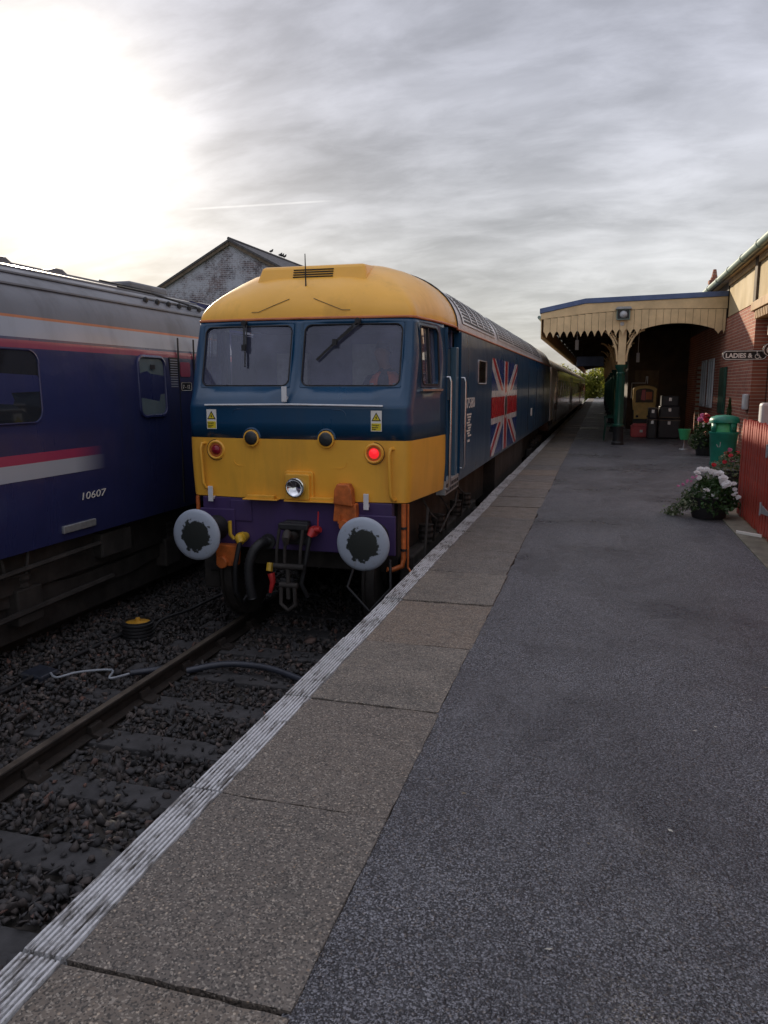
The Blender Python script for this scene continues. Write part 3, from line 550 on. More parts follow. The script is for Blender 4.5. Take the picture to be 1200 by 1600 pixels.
for y0, y1 in ((18.62, 22.30), (14.9, 18.30), (11.2, 14.6), (7.6, 10.9)):
    m = MB(); m.box(WX + 0.02, WX + 0.298, y0, y1, 3.39, 4.18); m.build('render_panel', 'cream_render', bld, bevel=0.008)
    m = MB(); m.box(WX - 0.02, WX + 0.296, y0, y1, 4.19, 4.32); m.build('eaves_board', 'cream', bld, bevel=0.008)
    m = MB(); m.box(WX - 0.03, WX + 0.290, y0 - 0.31, y0 - 0.01, 3.40, 4.36); m.build('timber_post', 'timber', bld, bevel=0.012)
m = MB(); m.box(WX - 0.06, WX + 0.34, 4, 18.6, 3.20, 3.385); m.build('timber_beam', 'timber_tan', bld, bevel=0.01)
for k in range(14):
    m = MB(); m.box(WX - 0.02, WX + 0.31, 16.0 + k * 0.17, 16.09 + k * 0.17, 3.02, 3.197); m.build('dentil', 'timber_tan', bld)
m = MB(); m.box(WX + 0.20, WX + 0.34, 16.0, 18.0, 2.66, 2.86); m.build('stone_lintel', 'stone_trim', bld, bevel=0.01)
m = MB(); m.box(WX + 0.40, WX + 0.46, 16.76, 17.59, 0, 2.12); d_ = m.build('door', 'green', bld)
for y0, z0, z1 in ((16.86, 0.15, 0.95), (17.22, 0.15, 0.95), (16.86, 1.1, 1.95), (17.22, 1.1, 1.95)):
    m = MB(); m.box(WX + 0.385, WX + 0.401, y0, y0 + 0.28, z0, z1); m.build('door_panel', 'green', d_, bevel=0.008)
m = MB(); gx, gz = WX - 0.27, 4.33
m.tube([(gx, 4, gz), (gx, 95, gz)], 0.075, 12); g_ = m.build('gutter', 'gutter', bld, smooth=40)
for k in range(30):
    m = MB(); m.tube([(gx, 6 + k * 1.8, gz), (gx, 6.10 + k * 1.8, gz)], 0.09, 12); m.build('gutter_collar', 'gutter', g_, smooth=40)
m = MB(); m.prism([(gx - 0.03, gz + 0.05), (9.5, 7.6), (9.5, 7.3), (gx + 0.02, gz - 0.07)], 'Y', 4, 95); m.build('roof', 'roof_tile', bld)
m = MB(); m.box(WX - 0.2, WX + 0.3, 4, 95, 4.325, 4.36); m.build('soffit', 'cream', bld)
m = MB(); m.box(4.72, 5.12, 39.8, 40.2, 5.0, 6.35); m.box(4.68, 5.16, 39.76, 40.24, 6.35, 6.5); m.prism([(4.76, 39.84), (5.08, 39.84), (5.08, 40.16), (4.76, 40.16)], 'Z', 6.5, 6.62); m.tube([(4.92, 40, 6.62), (4.92, 40, 7.0)], [0.14, 0.07], 8)
m.build('chimney', 'brick', bld)
# doors, windows and openings under the canopy
for k, (y0, y1) in enumerate(((27.05, 28.05), (33.05, 34.05))):
    m = MB(); m.box(WX + 0.12, WX + 0.18, y0, y1, 0, 2.2); dd = m.build('door', 'green', bld)
    for z0, z1 in ((0.2, 0.95), (1.1, 2.05)):
        m = MB(); m.box(WX + 0.10, WX + 0.121, y0 + 0.13, y1 - 0.13, z0, z1); m.build('door_panel', 'green', dd, bevel=0.01)
for y0 in (24.0, 25.6):
    m = MB(); m.box(WX - 0.015, WX + 0.01, y0, y0 + 0.95, 1.05, 2.35); wn = m.build('window', 'glass_dark', bld)
    m = MB()
    m.box(WX - 0.05, WX - 0.016, y0 - 0.06, y0 + 0.02, 1.0, 2.40); m.box(WX - 0.05, WX - 0.016, y0 + 0.93, y0 + 1.01, 1.0, 2.40)
    m.box(WX - 0.048, WX - 0.016, y0 + 0.02, y0 + 0.93, 2.33, 2.398); m.box(WX - 0.07, WX - 0.016, y0 + 0.02, y0 + 0.93, 1.0, 1.06); m.box(WX - 0.044, WX - 0.018, y0 + 0.45, y0 + 0.5, 1.06, 2.33)
    m.build('frame', 'white', wn)
# poster board
m = MB(); m.box(WX - 0.06, WX - 0.005, 21.6, 22.6, 0.9, 2.1); pb = m.build('notice_board', 'green', None, bevel=0.01); tag(pb, 'dark green notice board on the brick wall under the canopy end', 'notice board')

# projecting signs on the wall
def capsule_sign(name, y, x0, x1, zc, h, label):
    root = empty(name, (x1, y, zc), label, 'sign')
    m = MB(); m.prism(rrect(x0, x1 + 0.10, zc - h / 2, zc + h / 2, h * 0.49, 6), 'Y', y, y + 0.035); m.build('sign_board', 'sign_black', root, bevel=0.004)
    pts = rrect(x0 + 0.018, x1 + 0.082, zc - h / 2 + 0.018, zc + h / 2 - 0.018, h * 0.49 - 0.018, 6)
    m = MB(); m.tube([(p[0], y - 0.001, p[1]) for p in pts + pts[:1]], 0.0065, 5, caps=False); m.build('sign_border', 'sign_white', root)
    m = MB(); m.bar((x1 + 0.08, y + 0.018, zc + h * 0.2), (WX + 0.4, y + 0.018, zc + h * 0.2), 0.03, 0.03); m.build('bracket', 'sign_black', root)
    return root
s1 = capsule_sign('toilet_sign', 17.20, 2.36, 3.10, 2.225, 0.20, 'black capsule sign reading LADIES with wheelchair symbol on the brick wall')
put_text('lettering', s1, 'sign_white', 'LADIES &', (2.43, 17.197, 2.178), (1, 0, 0), (0, 0, 1), 0.125, width=0.50, offset=0.004)
m = MB()   # wheelchair symbol
wx0, wz0 = 3.02, 2.2
m.tube([(wx0 + 0.042 * math.cos(t), 17.196, wz0 + 0.042 * math.sin(t)) for t in np.linspace(R(110), R(380), 12)], 0.006, 5)
m.tube([(wx0 - 0.01, 17.196, wz0 + 0.075), (wx0 - 0.002, 17.196, wz0 + 0.015), (wx0 + 0.035, 17.196, wz0 + 0.012), (wx0 + 0.06, 17.196, wz0 - 0.035), (wx0 + 0.075, 17.196, wz0 - 0.03)], 0.008, 5); m.lathe([(0.0, -0.004), (0.014, -0.004), (0.014, 0.004), (0, 0.004)], (wx0 - 0.01, 17.196, wz0 + 0.097), 10, 'Y')
m.tube([(wx0 - 0.006, 17.196, wz0 + 0.045), (wx0 + 0.03, 17.196, wz0 + 0.042)], 0.006, 5)
m.build('wheelchair_symbol', 'sign_white', s1)
s2 = capsule_sign('toilet_sign', 16.5, 2.985, 3.75, 2.30, 0.27, 'black capsule sign starting with G cut off by the right edge')
put_text('lettering', s2, 'sign_white', 'GENTLEMEN', (3.05, 16.497, 2.235), (1, 0, 0), (0, 0, 1), 0.17, width=0.80, offset=0.005)
m = MB(); m.box(WX - 0.10, WX - 0.005, 18.30, 18.62, 1.10, 1.44); bx_ = m.build('meter_box', 'dull_white', None, bevel=0.03); tag(bx_, 'small white meter box on the corner of the brick wall', 'box')
m = MB(); m.box(2.90, 3.20, 15.75, 16.0, 0.0, 1.30); bx_ = m.build('storage_cabinet', 'dull_white', None, bevel=0.05); tag(bx_, 'white rounded cabinet behind the red fence at the right edge', 'cabinet')

# ------------------------------------------------------------------ canopy
YC = 22.36; YE = 92
can = empty('platform_canopy', (0.53, YC, 0), 'timber platform canopy with cream scalloped valance and blue edge', 'canopy')
RS = [(-1.69, 3.60), (-0.49, 3.84), (WX - 0.004, 3.93)]
def roofz(x): return np.interp(x, [p[0] for p in RS], [p[1] for p in RS])
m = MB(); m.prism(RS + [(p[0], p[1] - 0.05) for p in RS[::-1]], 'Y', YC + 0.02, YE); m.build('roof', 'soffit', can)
m = MB(); m.prism([(p[0] - (0.02 if i == 0 else 0), p[1] + 0.135) for i, p in enumerate(RS)] + [(p[0] - (0.02 if i == 2 else 0), p[1] + 0.002) for i, p in enumerate(RS[::-1])], 'Y', YC - 0.06, YC + 0.30); m.build('blue_edge', 'trim_blue', can, bevel=0.006)
m = MB(); m.prism([(p[0] - (0.02 if i == 0 else 0), p[1] + 0.12) for i, p in enumerate(RS)] + [(p[0], p[1] + 0.004) for p in RS[::-1]], 'Y', YC + 0.302, YE); m.build('roof_cover', 'roof_tile', can)
m = MB(); m.prism([(p[0] + (0.01 if i == 0 else 0), p[1] - 0.004) for i, p in enumerate(RS)] + [(WX - 0.005, 3.62), (1.0, 3.66), (-0.49, 3.57), (-1.68, 3.44)], 'Y', YC - 0.035, YC + 0.015); m.build('fascia_board', 'cream', can, bevel=0.004)
m = MB(); m.tube([(-1.72, YC - 0.04, 3.50), (-1.72, YE, 3.50)], 0.05, 8); m.build('edge_gutter', 'gutter', can, smooth=40)
def valance(x0, x1, k, far=False):
    xm = (x0 + x1) / 2; topz = np.interp(xm, [-1.68, -0.49, 1.0, 3.12], [3.43, 3.56, 3.65, 3.61])
    if xm < 0.98: tip, sh = 2.93 + 0.04 * (xm + 1.6) / 2.5, 0.17
    else:
        u = (xm - 1.9) / 0.95; a = max(0, 1 - u * u); tip = 3.10 + 0.17 * a if abs(u) < 1 else 2.97; sh = 0.10 if abs(u) >= 0.95 else 0.0
    zl = tip + sh
    if sh == 0:
        f = lambda x: 3.10 + 0.17 * max(0, 1 - ((x - 1.9) / 0.95) ** 2)
        poly = [(x0, topz), (x0, f(x0)), (xm, f(xm)), (x1, f(x1)), (x1, topz)]
    else:
        poly = [(x0, topz), (x0, zl)] + [(x0 + (xm - x0) * t, zl - (zl - tip) * (t ** 1.7)) for t in (0.35, 0.7, 1.0)] + [(x1 - (x1 - xm) * t, zl - (zl - tip) * (t ** 1.7)) for t in (0.7, 0.35)] + [(x1, zl), (x1, topz)]
    m = MB(); m.prism(poly, 'Y', YC - 0.028 + random.uniform(-0.003, 0.003), YC - 0.006); m.build('valance_board', 'cream', can)
x = -1.60; k = 0
while x < 3.05:
    wd = 0.185; x1 = min(x + wd, 3.10); valance(x + 0.004, x1 - 0.004, k); x += wd; k += 1
vb = None
for j in range(150):   # the long side valance beside the track
    y = YC + 0.05 + j * 0.185
    if vb is None:
        m = MB(); m.prism([(y + 0.003, 3.46), (y + 0.003, 3.05), (y + 0.05, 2.97), (y + 0.0925, 2.92), (y + 0.135, 2.97), (y + 0.182, 3.05), (y + 0.182, 3.46)], 'X', -1.675, -1.655); vb = m.build('valance_board', 'cream', can)
    else: mcopy(vb, (0, j * 0.185, 0), can)
m = MB(); m.box(-1.675, -1.655, YC + 150 * 0.185 + 0.06, YE, 2.95, 3.46); m.build('side_valance', 'cream', can)
for j in range(24):
    yy = YC + 0.6 + j * 2.9
    m = MB(); m.prism([(p[0] + (0.03 if i == 0 else 0), p[1] - 0.052) for i, p in enumerate(RS)] + [(p[0] + (0.03 if i == 2 else 0), p[1] - 0.2) for i, p in enumerate(RS[::-1])], 'Y', yy, yy + 0.09); m.build('rafter', 'soffit', can)
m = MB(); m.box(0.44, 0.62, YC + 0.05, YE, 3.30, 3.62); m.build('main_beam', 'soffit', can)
def column(y, first=[None]):
    x = 0.53
    if first[0] is None:
        prof = [(0.13, 0.5), (0.155, 0.51), (0.155, 0.55), (0.12, 0.57), (0.115, 0.60), (0.098, 1.9), (0.115, 1.93), (0.115, 1.97), (0.10, 1.99), (0.11, 2.05), (0.16, 2.12), (0.165, 2.19)]
        m = MB()
        n = 24
        for (r, h) in prof: pass
        m.lathe(prof, (x, y, 0), 24); sh = m.build('column', 'green', can, smooth=35)
        m = MB()
        for q in range(10):
            t = 2 * math.pi * q / 10; m.tube([(x + 0.112 * math.cos(t), y + 0.112 * math.sin(t), 0.62), (x + 0.098 * math.cos(t), y + 0.098 * math.sin(t), 1.88)], 0.014, 5)
        fl = m.build('fluting', 'green', sh)
        m = MB(); m.lathe([(0.17, -0.02), (0.17, 0.06), (0.145, 0.09), (0.14, 0.48), (0.15, 0.5)], (x, y, 0), 20); bs = m.build('column_base', 'black', sh, smooth=35)
        m = MB(); m.box(x - 0.10, x + 0.10, y - 0.09, y + 0.09, 2.192, 3.34); ps = m.build('post', 'cream', sh, bevel=0.01)
        br = []
        for sg in (-1, 1):
            m = MB(); pts = [(x + sg * (0.12 + 0.46 * (1 - math.cos(t))), y, 2.28 + 0.84 * math.sin(t)) for t in np.linspace(0, R(88), 9)]
            for a, b in zip(pts[:-1], pts[1:]): m.bar(a, b, 0.05, 0.055, up=(0, 1, 0))
            for (cx, cz, r0) in ((0.24, 2.95, 0.10), (0.19, 2.68, 0.055)):
                m.tube([(x + sg * (cx + (r0 * (1 - 0.055 * q)) * math.cos(q * 0.62)), y, cz + (r0 * (1 - 0.055 * q)) * math.sin(q * 0.62)) for q in range(16)], 0.013, 5)
            m.bar((x + sg * 0.12, y, 2.75), (x + sg * 0.32, y, 3.1), 0.03, 0.03, up=(0, 1, 0))
            br.append(m.build('bracket', 'cream', sh))
        first[0] = (sh, [fl, bs, ps] + br, y)
    else:
        sh, ch, y0 = first[0]; c = mcopy(sh, (0, y - y0, 0), can)
        for q in ch: mcopy(q, (0, 0, 0), c)
for k in range(10): column(YC + 0.13 + k * 6.6)
# floodlight on the valance
fl = empty('floodlight', (0.53, YC - 0.1, 3.5), 'square floodlight fixed to the valance above the first column', 'floodlight')
m = MB(); m.prism(rrect(0.34, 0.69, 3.38, 3.66, 0.02, 2), 'Y', YC - 0.14, YC - 0.034); m.build('housing', 'sign_black', fl, bevel=0.01)
m = MB(); m.prism([(0.30, 3.66), (0.73, 3.66), (0.69, 3.72), (0.36, 3.72)], 'Y', YC - 0.20, YC - 0.04); m.build('hood', 'galv', fl)
pts = rrect(0.35, 0.68, 3.39, 3.65, 0.02, 2); m = MB(); m.tube([(p[0], YC - 0.145, p[1]) for p in pts + pts[:1]], 0.013, 5); m.build('rim', 'gutter', fl)
m = MB(); m.lathe([(0.001, -0.06), (0.07, -0.045), (0.10, -0.005), (0.10, 0.0)], (0.52, YC - 0.141, 3.52), 16, 'Y'); m.build('lamp', 'lampglass', fl, smooth=50)
m = MB(); m.lathe([(0.001, -0.02), (0.05, -0.012), (0.055, 0.0)], (0.50, YC - 0.032, 3.28), 14, 'Y'); sn = m.build('light_sensor', 'dull_white', None, smooth=50); tag(sn, 'round grey sensor under the floodlight on the valance', 'sensor')
for i, (x_, y_, z_, lb) in enumerate(((-0.74, 24.6, 2.86, 'small white hanging lamp under the canopy near the track edge'), (1.15, 27.0, 2.55, 'small white lamp under the canopy behind the first column'))):
    m = MB(); m.box(x_ - 0.05, x_ + 0.05, y_ - 0.05, y_ + 0.05, z_ - 0.16, z_ + 0.14); m.tube([(x_, y_, z_ + 0.14), (x_, y_, 3.7)], 0.012, 6); o = m.build('hanging_lamp', 'white', None, bevel=0.01); tag(o, lb, 'lamp')
sgn = empty('hanging_sign', (-0.55, 34, 3.0), 'dark hanging sign board under the canopy over the platform', 'sign')
m = MB(); m.box(-1.0, 0.1, 34, 34.06, 2.45, 2.85); m.build('sign_board', 'trim_blue', sgn, bevel=0.01)
for a in (-0.8, -0.1): m = MB(); m.tube([(a, 34.03, 2.85), (a, 34.03, 3.75)], 0.012, 6); m.build('hanger', 'sign_black', sgn)

# ------------------------------------------------------------------ the locomotive
CX, Y0, YB = -2.94, 7.15, 26.25
loco = empty('diesel_locomotive', (CX, 16.5, RAILZ), 'blue and yellow diesel locomotive standing at the platform with a union flag side', 'locomotive')
ORG[loco.name] = (CX, 16.5, RAILZ)
def yf(z): return float(np.interp(z, [0.46, 1.08, 1.40, 1.46, 1.62, 2.27], [7.17, 7.15, 7.15, 7.18, 7.25, 7.41]))
def hw(z): return float(np.interp(z, [0.46, 0.56, 2.05, 2.27], [1.315, 1.34, 1.34, 1.305]))
def side_x(y, z): return hw(z) - 0.14 * min(1, max(0, (8.5 - y) / 1.15)) * float(np.interp(z, [0.46, 1.4, 2.27], [1, 1, 1.15]))
def front_y(x, z): return yf(z) + 0.075 * (abs(x) / 1.15) ** 2.0
FX = [0, 0.055, 0.3, 0.55, 0.8, 1.075, 1.115]
SY = [7.56, 7.85, 8.13, 8.35]
def outline(z):
    pts = [(x, front_y(x, z)) for x in FX]
    a = pts[-1]; b = (side_x(yf(z) + 0.19, z), yf(z) + 0.19); cnr = (b[0] - 0.004, a[1] + 0.012)
    for t in (0.2, 0.4, 0.6, 0.8, 1.0):
        pts.append(((1 - t) ** 2 * a[0] + 2 * t * (1 - t) * cnr[0] + t * t * b[0], (1 - t) ** 2 * a[1] + 2 * t * (1 - t) * cnr[1] + t * t * b[1]))
    for i, y in enumerate(SY):
        y = max(y, b[1] + 0.02 * (i + 1)); pts.append((side_x(y, z), y))
    full = [(-x, y) for x, y in pts[::-1][:-1]] + pts
    return full
def cab_rows(zs): return [[(CX + x, y, z) for x, y in outline(z)] for z in zs]
NO = len(outline(1.0)); MID = NO // 2      # index of centre point
ZY = [0.46, 0.47, 0.50, 0.75, 1.0, 1.08]; ZB = [1.08, 1.25, 1.385, 1.40, 1.425, 1.46, 1.595, 1.9, 2.222, 2.27]
m = MB(); rw = cab_rows(ZY); rw[0] = [(CX + x * 0.985, y + 0.03 if abs(x) < 1.2 else y, 0.46) for x, y in outline(0.46)]
m.grid(rw); m.build('cab_front_panel', 'loco_yellow', loco, smooth=40)
def win_skip(i, j):
    if ZB[i] < 1.59 or ZB[i + 1] > 2.23: return False
    k = j - MID if j >= MID else MID - 1 - j
    return 1 <= k <= 4 or 12 <= k <= 13
m = MB(); m.grid(cab_rows(ZB), skip=win_skip); cabu = m.build('cab_upper', 'loco_blue', loco, smooth=40, solid=0.035)
# windscreens: rubber surround, painted corner filler, glass
def front_win(x0, x1, z0, z1, r):
    ring_o = []; P = lambda x, z, d=0.0: (CX + x, front_y(x, z) - d, z)
    pts = rrect(x0 + 0.014, x1 - 0.014, z0 + 0.014, z1 - 0.014, r, 6)
    outer = []
    for (a, b) in pts:
        cx_, cz_ = (x0 + x1) / 2, (z0 + z1) / 2; k = max(abs(a - cx_) / ((x1 - x0) / 2), abs(b - cz_) / ((z1 - z0) / 2)); outer.append((cx_ + (a - cx_) / k * 1.005, cz_ + (b - cz_) / k * 1.005))
    m = MB(); m.grid([[P(a, b, 0.004) for a, b in outer], [P(a, b, 0.004) for a, b in pts], [P(a, b, -0.05) for a, b in pts]], closed=True)
    fr = m.build('window_surround', 'loco_blue', loco, smooth=50)
    m = MB(); m.tube([P(a, b, 0.004) for a, b in pts + pts[:1]], 0.0075, 6, caps=False); m.build('rubber_seal', 'black', fr, smooth=60)
    m = MB(); nx, nz = 10, 6
    m.grid([[P(x0 + 0.012 + (x1 - x0 - 0.024) * i / nx, z0 + 0.012 + (z1 - z0 - 0.024) * j / nz, -0.012) for i in range(nx + 1)] for j in range(nz + 1)])
    m.build('windscreen', 'glass', fr, smooth=60)
front_win(-1.075, -0.055, 1.595, 2.222, 0.07); front_win(0.055, 1.075, 1.595, 2.222, 0.07)
def side_win(sg):
    P = lambda y, z, d=0.0: (CX + sg * (side_x(y, z) + d), y, z)
    y0, y1, z0, z1 = 7.56, 8.13, 1.595, 2.222
    pts = rrect(y0 + 0.025, y1 - 0.025, z0 + 0.025, z1 - 0.025, 0.06, 5); outer = []
    for (a, b) in pts:
        cy_, cz_ = (y0 + y1) / 2, (z0 + z1) / 2; k = max(abs(a - cy_) / ((y1 - y0) / 2), abs(b - cz_) / ((z1 - z0) / 2)); outer.append((cy_ + (a - cy_) / k * 1.01, cz_ + (b - cz_) / k * 1.01))
    m = MB(); m.grid([[P(a, b, 0.004) for a, b in outer], [P(a, b, 0.004) for a, b in pts], [P(a, b, -0.04) for a, b in pts]], closed=True); fr = m.build('side_window_surround', 'loco_blue', loco, smooth=50)
    m = MB(); m.tube([P(a, b, 0.004) for a, b in pts + pts[:1]], 0.010, 6, caps=False); m.build('frame', 'black', fr, smooth=60)
    m = MB(); m.grid([[P(y, z, -0.02) for y in (y0 + 0.01, y0 + 0.3)] for z in (z0 + 0.01, z1 - 0.01)]); m.build('pane', 'glass_side', fr)
    m = MB(); m.grid([[P(y, z, -0.035) for y in (y0 + 0.25, y1 - 0.01)] for z in (z0 + 0.01, z1 - 0.01)]); m.build('pane', 'glass_side', fr)
    m = MB(); m.bar(P(y0 + 0.28, z0 + 0.02, -0.01), P(y0 + 0.28, z1 - 0.02, -0.01), 0.025, 0.03); m.build('mullion', 'black', fr)
    m = MB(); m.bar(P(y0 - 0.02, z0 - 0.03, 0.012), P(y1 + 0.05, z0 - 0.03, 0.012), 0.03, 0.02); m.build('sill', 'steel', fr)
side_win(1); side_win(-1)
# roof dome over the cab
def dome_pt(xy, k):
    x, y = xy; a = k * math.pi / 2; wk = math.cos(a) ** 0.80; y0k = 7.41 + 1.45 * (1 - math.cos(a)); z = 2.27 + 0.70 * math.sin(a)
    yy = y0k + (y - 7.41) * (9.05 - y0k) / (9.05 - 7.41); xx = x * wk
    # softer plan corners higher up
    fb = min(1, k * 2.6); w0 = side_x(9.05, 2.27) * wk; t = min(1.0, (yy - y0k) / max(0.02, (9.05 - y0k)))
    wmax = w0 * (1 - (1 - min(1, t * 1.15)) ** 3.0) ** (1 / 2.4)
    if abs(xx) > wmax: xx = xx * (1 - fb) + math.copysign(wmax, xx) * fb
    return (CX + xx, yy, z)
ol = outline(2.27); ol = [(-side_x(9.05, 2.27), 9.05), (-side_x(8.7, 2.27), 8.7)] + ol + [(side_x(8.7, 2.27), 8.7), (side_x(9.05, 2.27), 9.05)]
ol2 = []
for a, b in zip(ol[:-1], ol[1:]): ol2 += [a, ((a[0] + b[0]) / 2, (a[1] + b[1]) / 2)]
ol2.append(ol[-1])
def dome2(xy, k):
    # plan: superellipse that blends from the cab outline
    x, y = xy; a = k * math.pi / 2; y0k = 7.41 + 1.45 * (1 - math.cos(a)); z = 2.27 + 0.70 * math.sin(a)
    wk = math.cos(a) ** 0.80; px, py = x * wk, y0k + (y - 7.41) * (9.05 - y0k) / (9.05 - 7.41)
    u = math.atan2(x / 1.30, (9.05 - y) / 1.64); n = 3.4
    cu, su = abs(math.cos(u)), abs(math.sin(u)); rr = (cu ** n + su ** n) ** (-1 / n)
    qx, qy = math.copysign(su * rr, x) * 1.305 * wk, 9.05 - cu * rr * (9.05 - y0k)
    f = min(1, k * 2.2); f = f * f * (3 - 2 * f)
    return (CX + px * (1 - f) + qx * f, py * (1 - f) + qy * f, z)
ks = [0, 0.03, 0.07, 0.12, 0.18, 0.25, 0.33, 0.42, 0.52, 0.62, 0.72, 0.82, 0.91, 0.97, 1.0]
m = MB(); m.grid([[dome2(p, k) for p in ol2] for k in ks]); dome = m.build('cab_roof', 'loco_yellow', loco, smooth=60)
def fr_y(x, z): return front_y(min(abs(x), 1.15), z)
rim = [(CX + x, y, 2.275) for x, y in ol2]
m = MB(); m.tube(rim, 0.014, 6); m.build('cantrail_line', 'orange_line', loco, smooth=60)
# air intake box on the dome, with louvre bars
m = MB()
fa = [(-0.63, 7.70, 2.60), (0.63, 7.70, 2.60), (0.57, 7.80, 2.845), (-0.57, 7.80, 2.845)]; bk = [(-0.66, 9.04, 2.70), (0.66, 9.04, 2.70), (0.52, 9.04, 2.955), (-0.52, 9.04, 2.955)]
V_ = [(CX + a, b, c) for a, b, c in fa + bk]
m.add(V_, [(0, 1, 2, 3), (1, 5, 6, 2), (2, 6, 7, 3), (3, 7, 4, 0), (0, 4, 5, 1), (5, 4, 7, 6)]); hb = m.build('intake_box', 'loco_yellow', loco, bevel=0.035)
for r_ in range(5):
    z_ = 2.70 + r_ * 0.025; yy = 7.70 + (z_ - 2.60) * 0.1 / 0.245
    m = MB(); m.bar((CX - 0.20, yy - 0.004, z_), (CX + 0.24, yy - 0.004, z_), 0.012, 0.010); m.build('louvre_slot', 'black', hb)
m = MB(); m.tube([(CX, 7.62, 2.57), (CX, 7.60, 2.60)], 0.03, 10); m.tube([(CX, 7.60, 2.58), (CX - 0.005, 7.60, 2.93)], [0.009, 0.005], 6); m.build('aerial', 'black', loco)
for sg in (-1, 1):
    m = MB(); pa = []
    for t in np.linspace(0, 1, 6):
        x_ = sg * (0.13 + 0.40 * t); z_ = 2.475 - 0.125 * min(1, t * 1.25)
        k_ = math.asin((z_ - 2.27) / 0.70) / (math.pi / 2); y_ = 7.41 + 1.45 * (1 - math.cos(k_ * math.pi / 2)) + 0.05 * (x_ / 1.1) ** 2; pa.append((CX + x_, y_ - 0.004, z_))
    m.tube(pa, 0.003, 5); m.build('roof_seam', 'timber', dome)
# body sides behind the cab
ZS = [0.46, 0.50, 0.56, 1.08, 2.05, 2.2, 2.27]
for sg in (-1, 1):
    m = MB(); m.grid([[(CX + sg * hw(z), y, z) for y in (9.18, 12, 16, 20, YB)] for z in ZS]); m.build('body_side', 'loco_blue', loco, smooth=40)
    m = MB(); m.grid([[(CX + sg * (hw(z) - 0.09), y, z) for y in (8.35, 9.18)] for z in (0.56, 1.08, 2.2)]); dr = m.build('cab_door', 'loco_blue', loco)
    m = MB(); m.box(*sorted((CX + sg * (hw(1) - 0.088), CX + sg * (hw(1) - 0.012))), 8.94, 9.08, 0.56, 2.05); m.build('door_edge', 'door_blue', dr, bevel=0.01)
    m = MB(); m.box(*sorted((CX + sg * (hw(1) - 0.088), CX + sg * (hw(1) - 0.07))), 8.45, 8.85, 1.45, 2.02); m.build('door_window', 'glass_dark', dr)
    m = MB(); m.grid([[(CX + sg * a, y, z) for z in (0.56, 2.23)] for a, y in ((1.25, 8.353), (hw(1) - 0.006, 8.353))]); m.grid([[(CX + sg * a, y, z) for z in (0.56, 2.23)] for a, y in ((1.25, 9.177), (hw(1), 9.177))]); m.grid([[(CX + sg * a, y, 2.22) for a in (1.2, 1.31)] for y in (8.35, 9.18)]); m.build('door_jamb', 'loco_blue', loco)
    m = MB(); m.box(*sorted((CX + sg * 1.22, CX + sg * (hw(.5) + 0.004))), 8.352, 9.178, 0.40, 0.562); stp = m.build('door_step', 'galv', loco, bevel=0.006)
    for r_ in range(2):
        for c_ in range(7):
            m = MB(); m.box(*sorted((CX + sg * (hw(.5) + 0.002), CX + sg * (hw(.5) + 0.009))), 8.40 + c_ * 0.11, 8.465 + c_ * 0.11, 0.425 + r_ * 0.06, 0.462 + r_ * 0.06); m.build('tread_slot', 'black', stp)
    for yy, zb in ((8.36, 0.47), (9.205, 0.62)):
        xx = side_x(yy, 1.2); m = MB(); o_ = 0.05
        m.tube([(CX + sg * xx, yy, 1.70), (CX + sg * (xx + o_ * 0.7), yy, 1.70), (CX + sg * (xx + o_), yy, 1.65), (CX + sg * (xx + o_), yy, zb + 0.05), (CX + sg * (xx + o_ * 0.7), yy, zb), (CX + sg * xx, yy, zb)], 0.0135, 8); m.build('handrail', 'steel', loco, smooth=50)
    m = MB(); m.tube([(CX + sg * 1.309, 9.05, 2.262), (CX + sg * 1.309, YB, 2.262)], 0.014, 6); m.build('cantrail_line', 'orange_line', loco)
    m = MB(); m.box(*sorted((CX + sg * (hw(1) - 0.02), CX + sg * (hw(1) + 0.004))), 10.5, 11.25, 1.64, 1.95); sw = m.build('body_window', 'glass_dark', loco)
    m = MB(); pp = rrect(10.5, 11.25, 1.64, 1.95, 0.02, 2); m.tube([(CX + sg * (hw(1) + 0.005), a, b) for a, b in pp + pp[:1]], 0.010, 5, caps=False); m.build('frame', 'galv', sw)
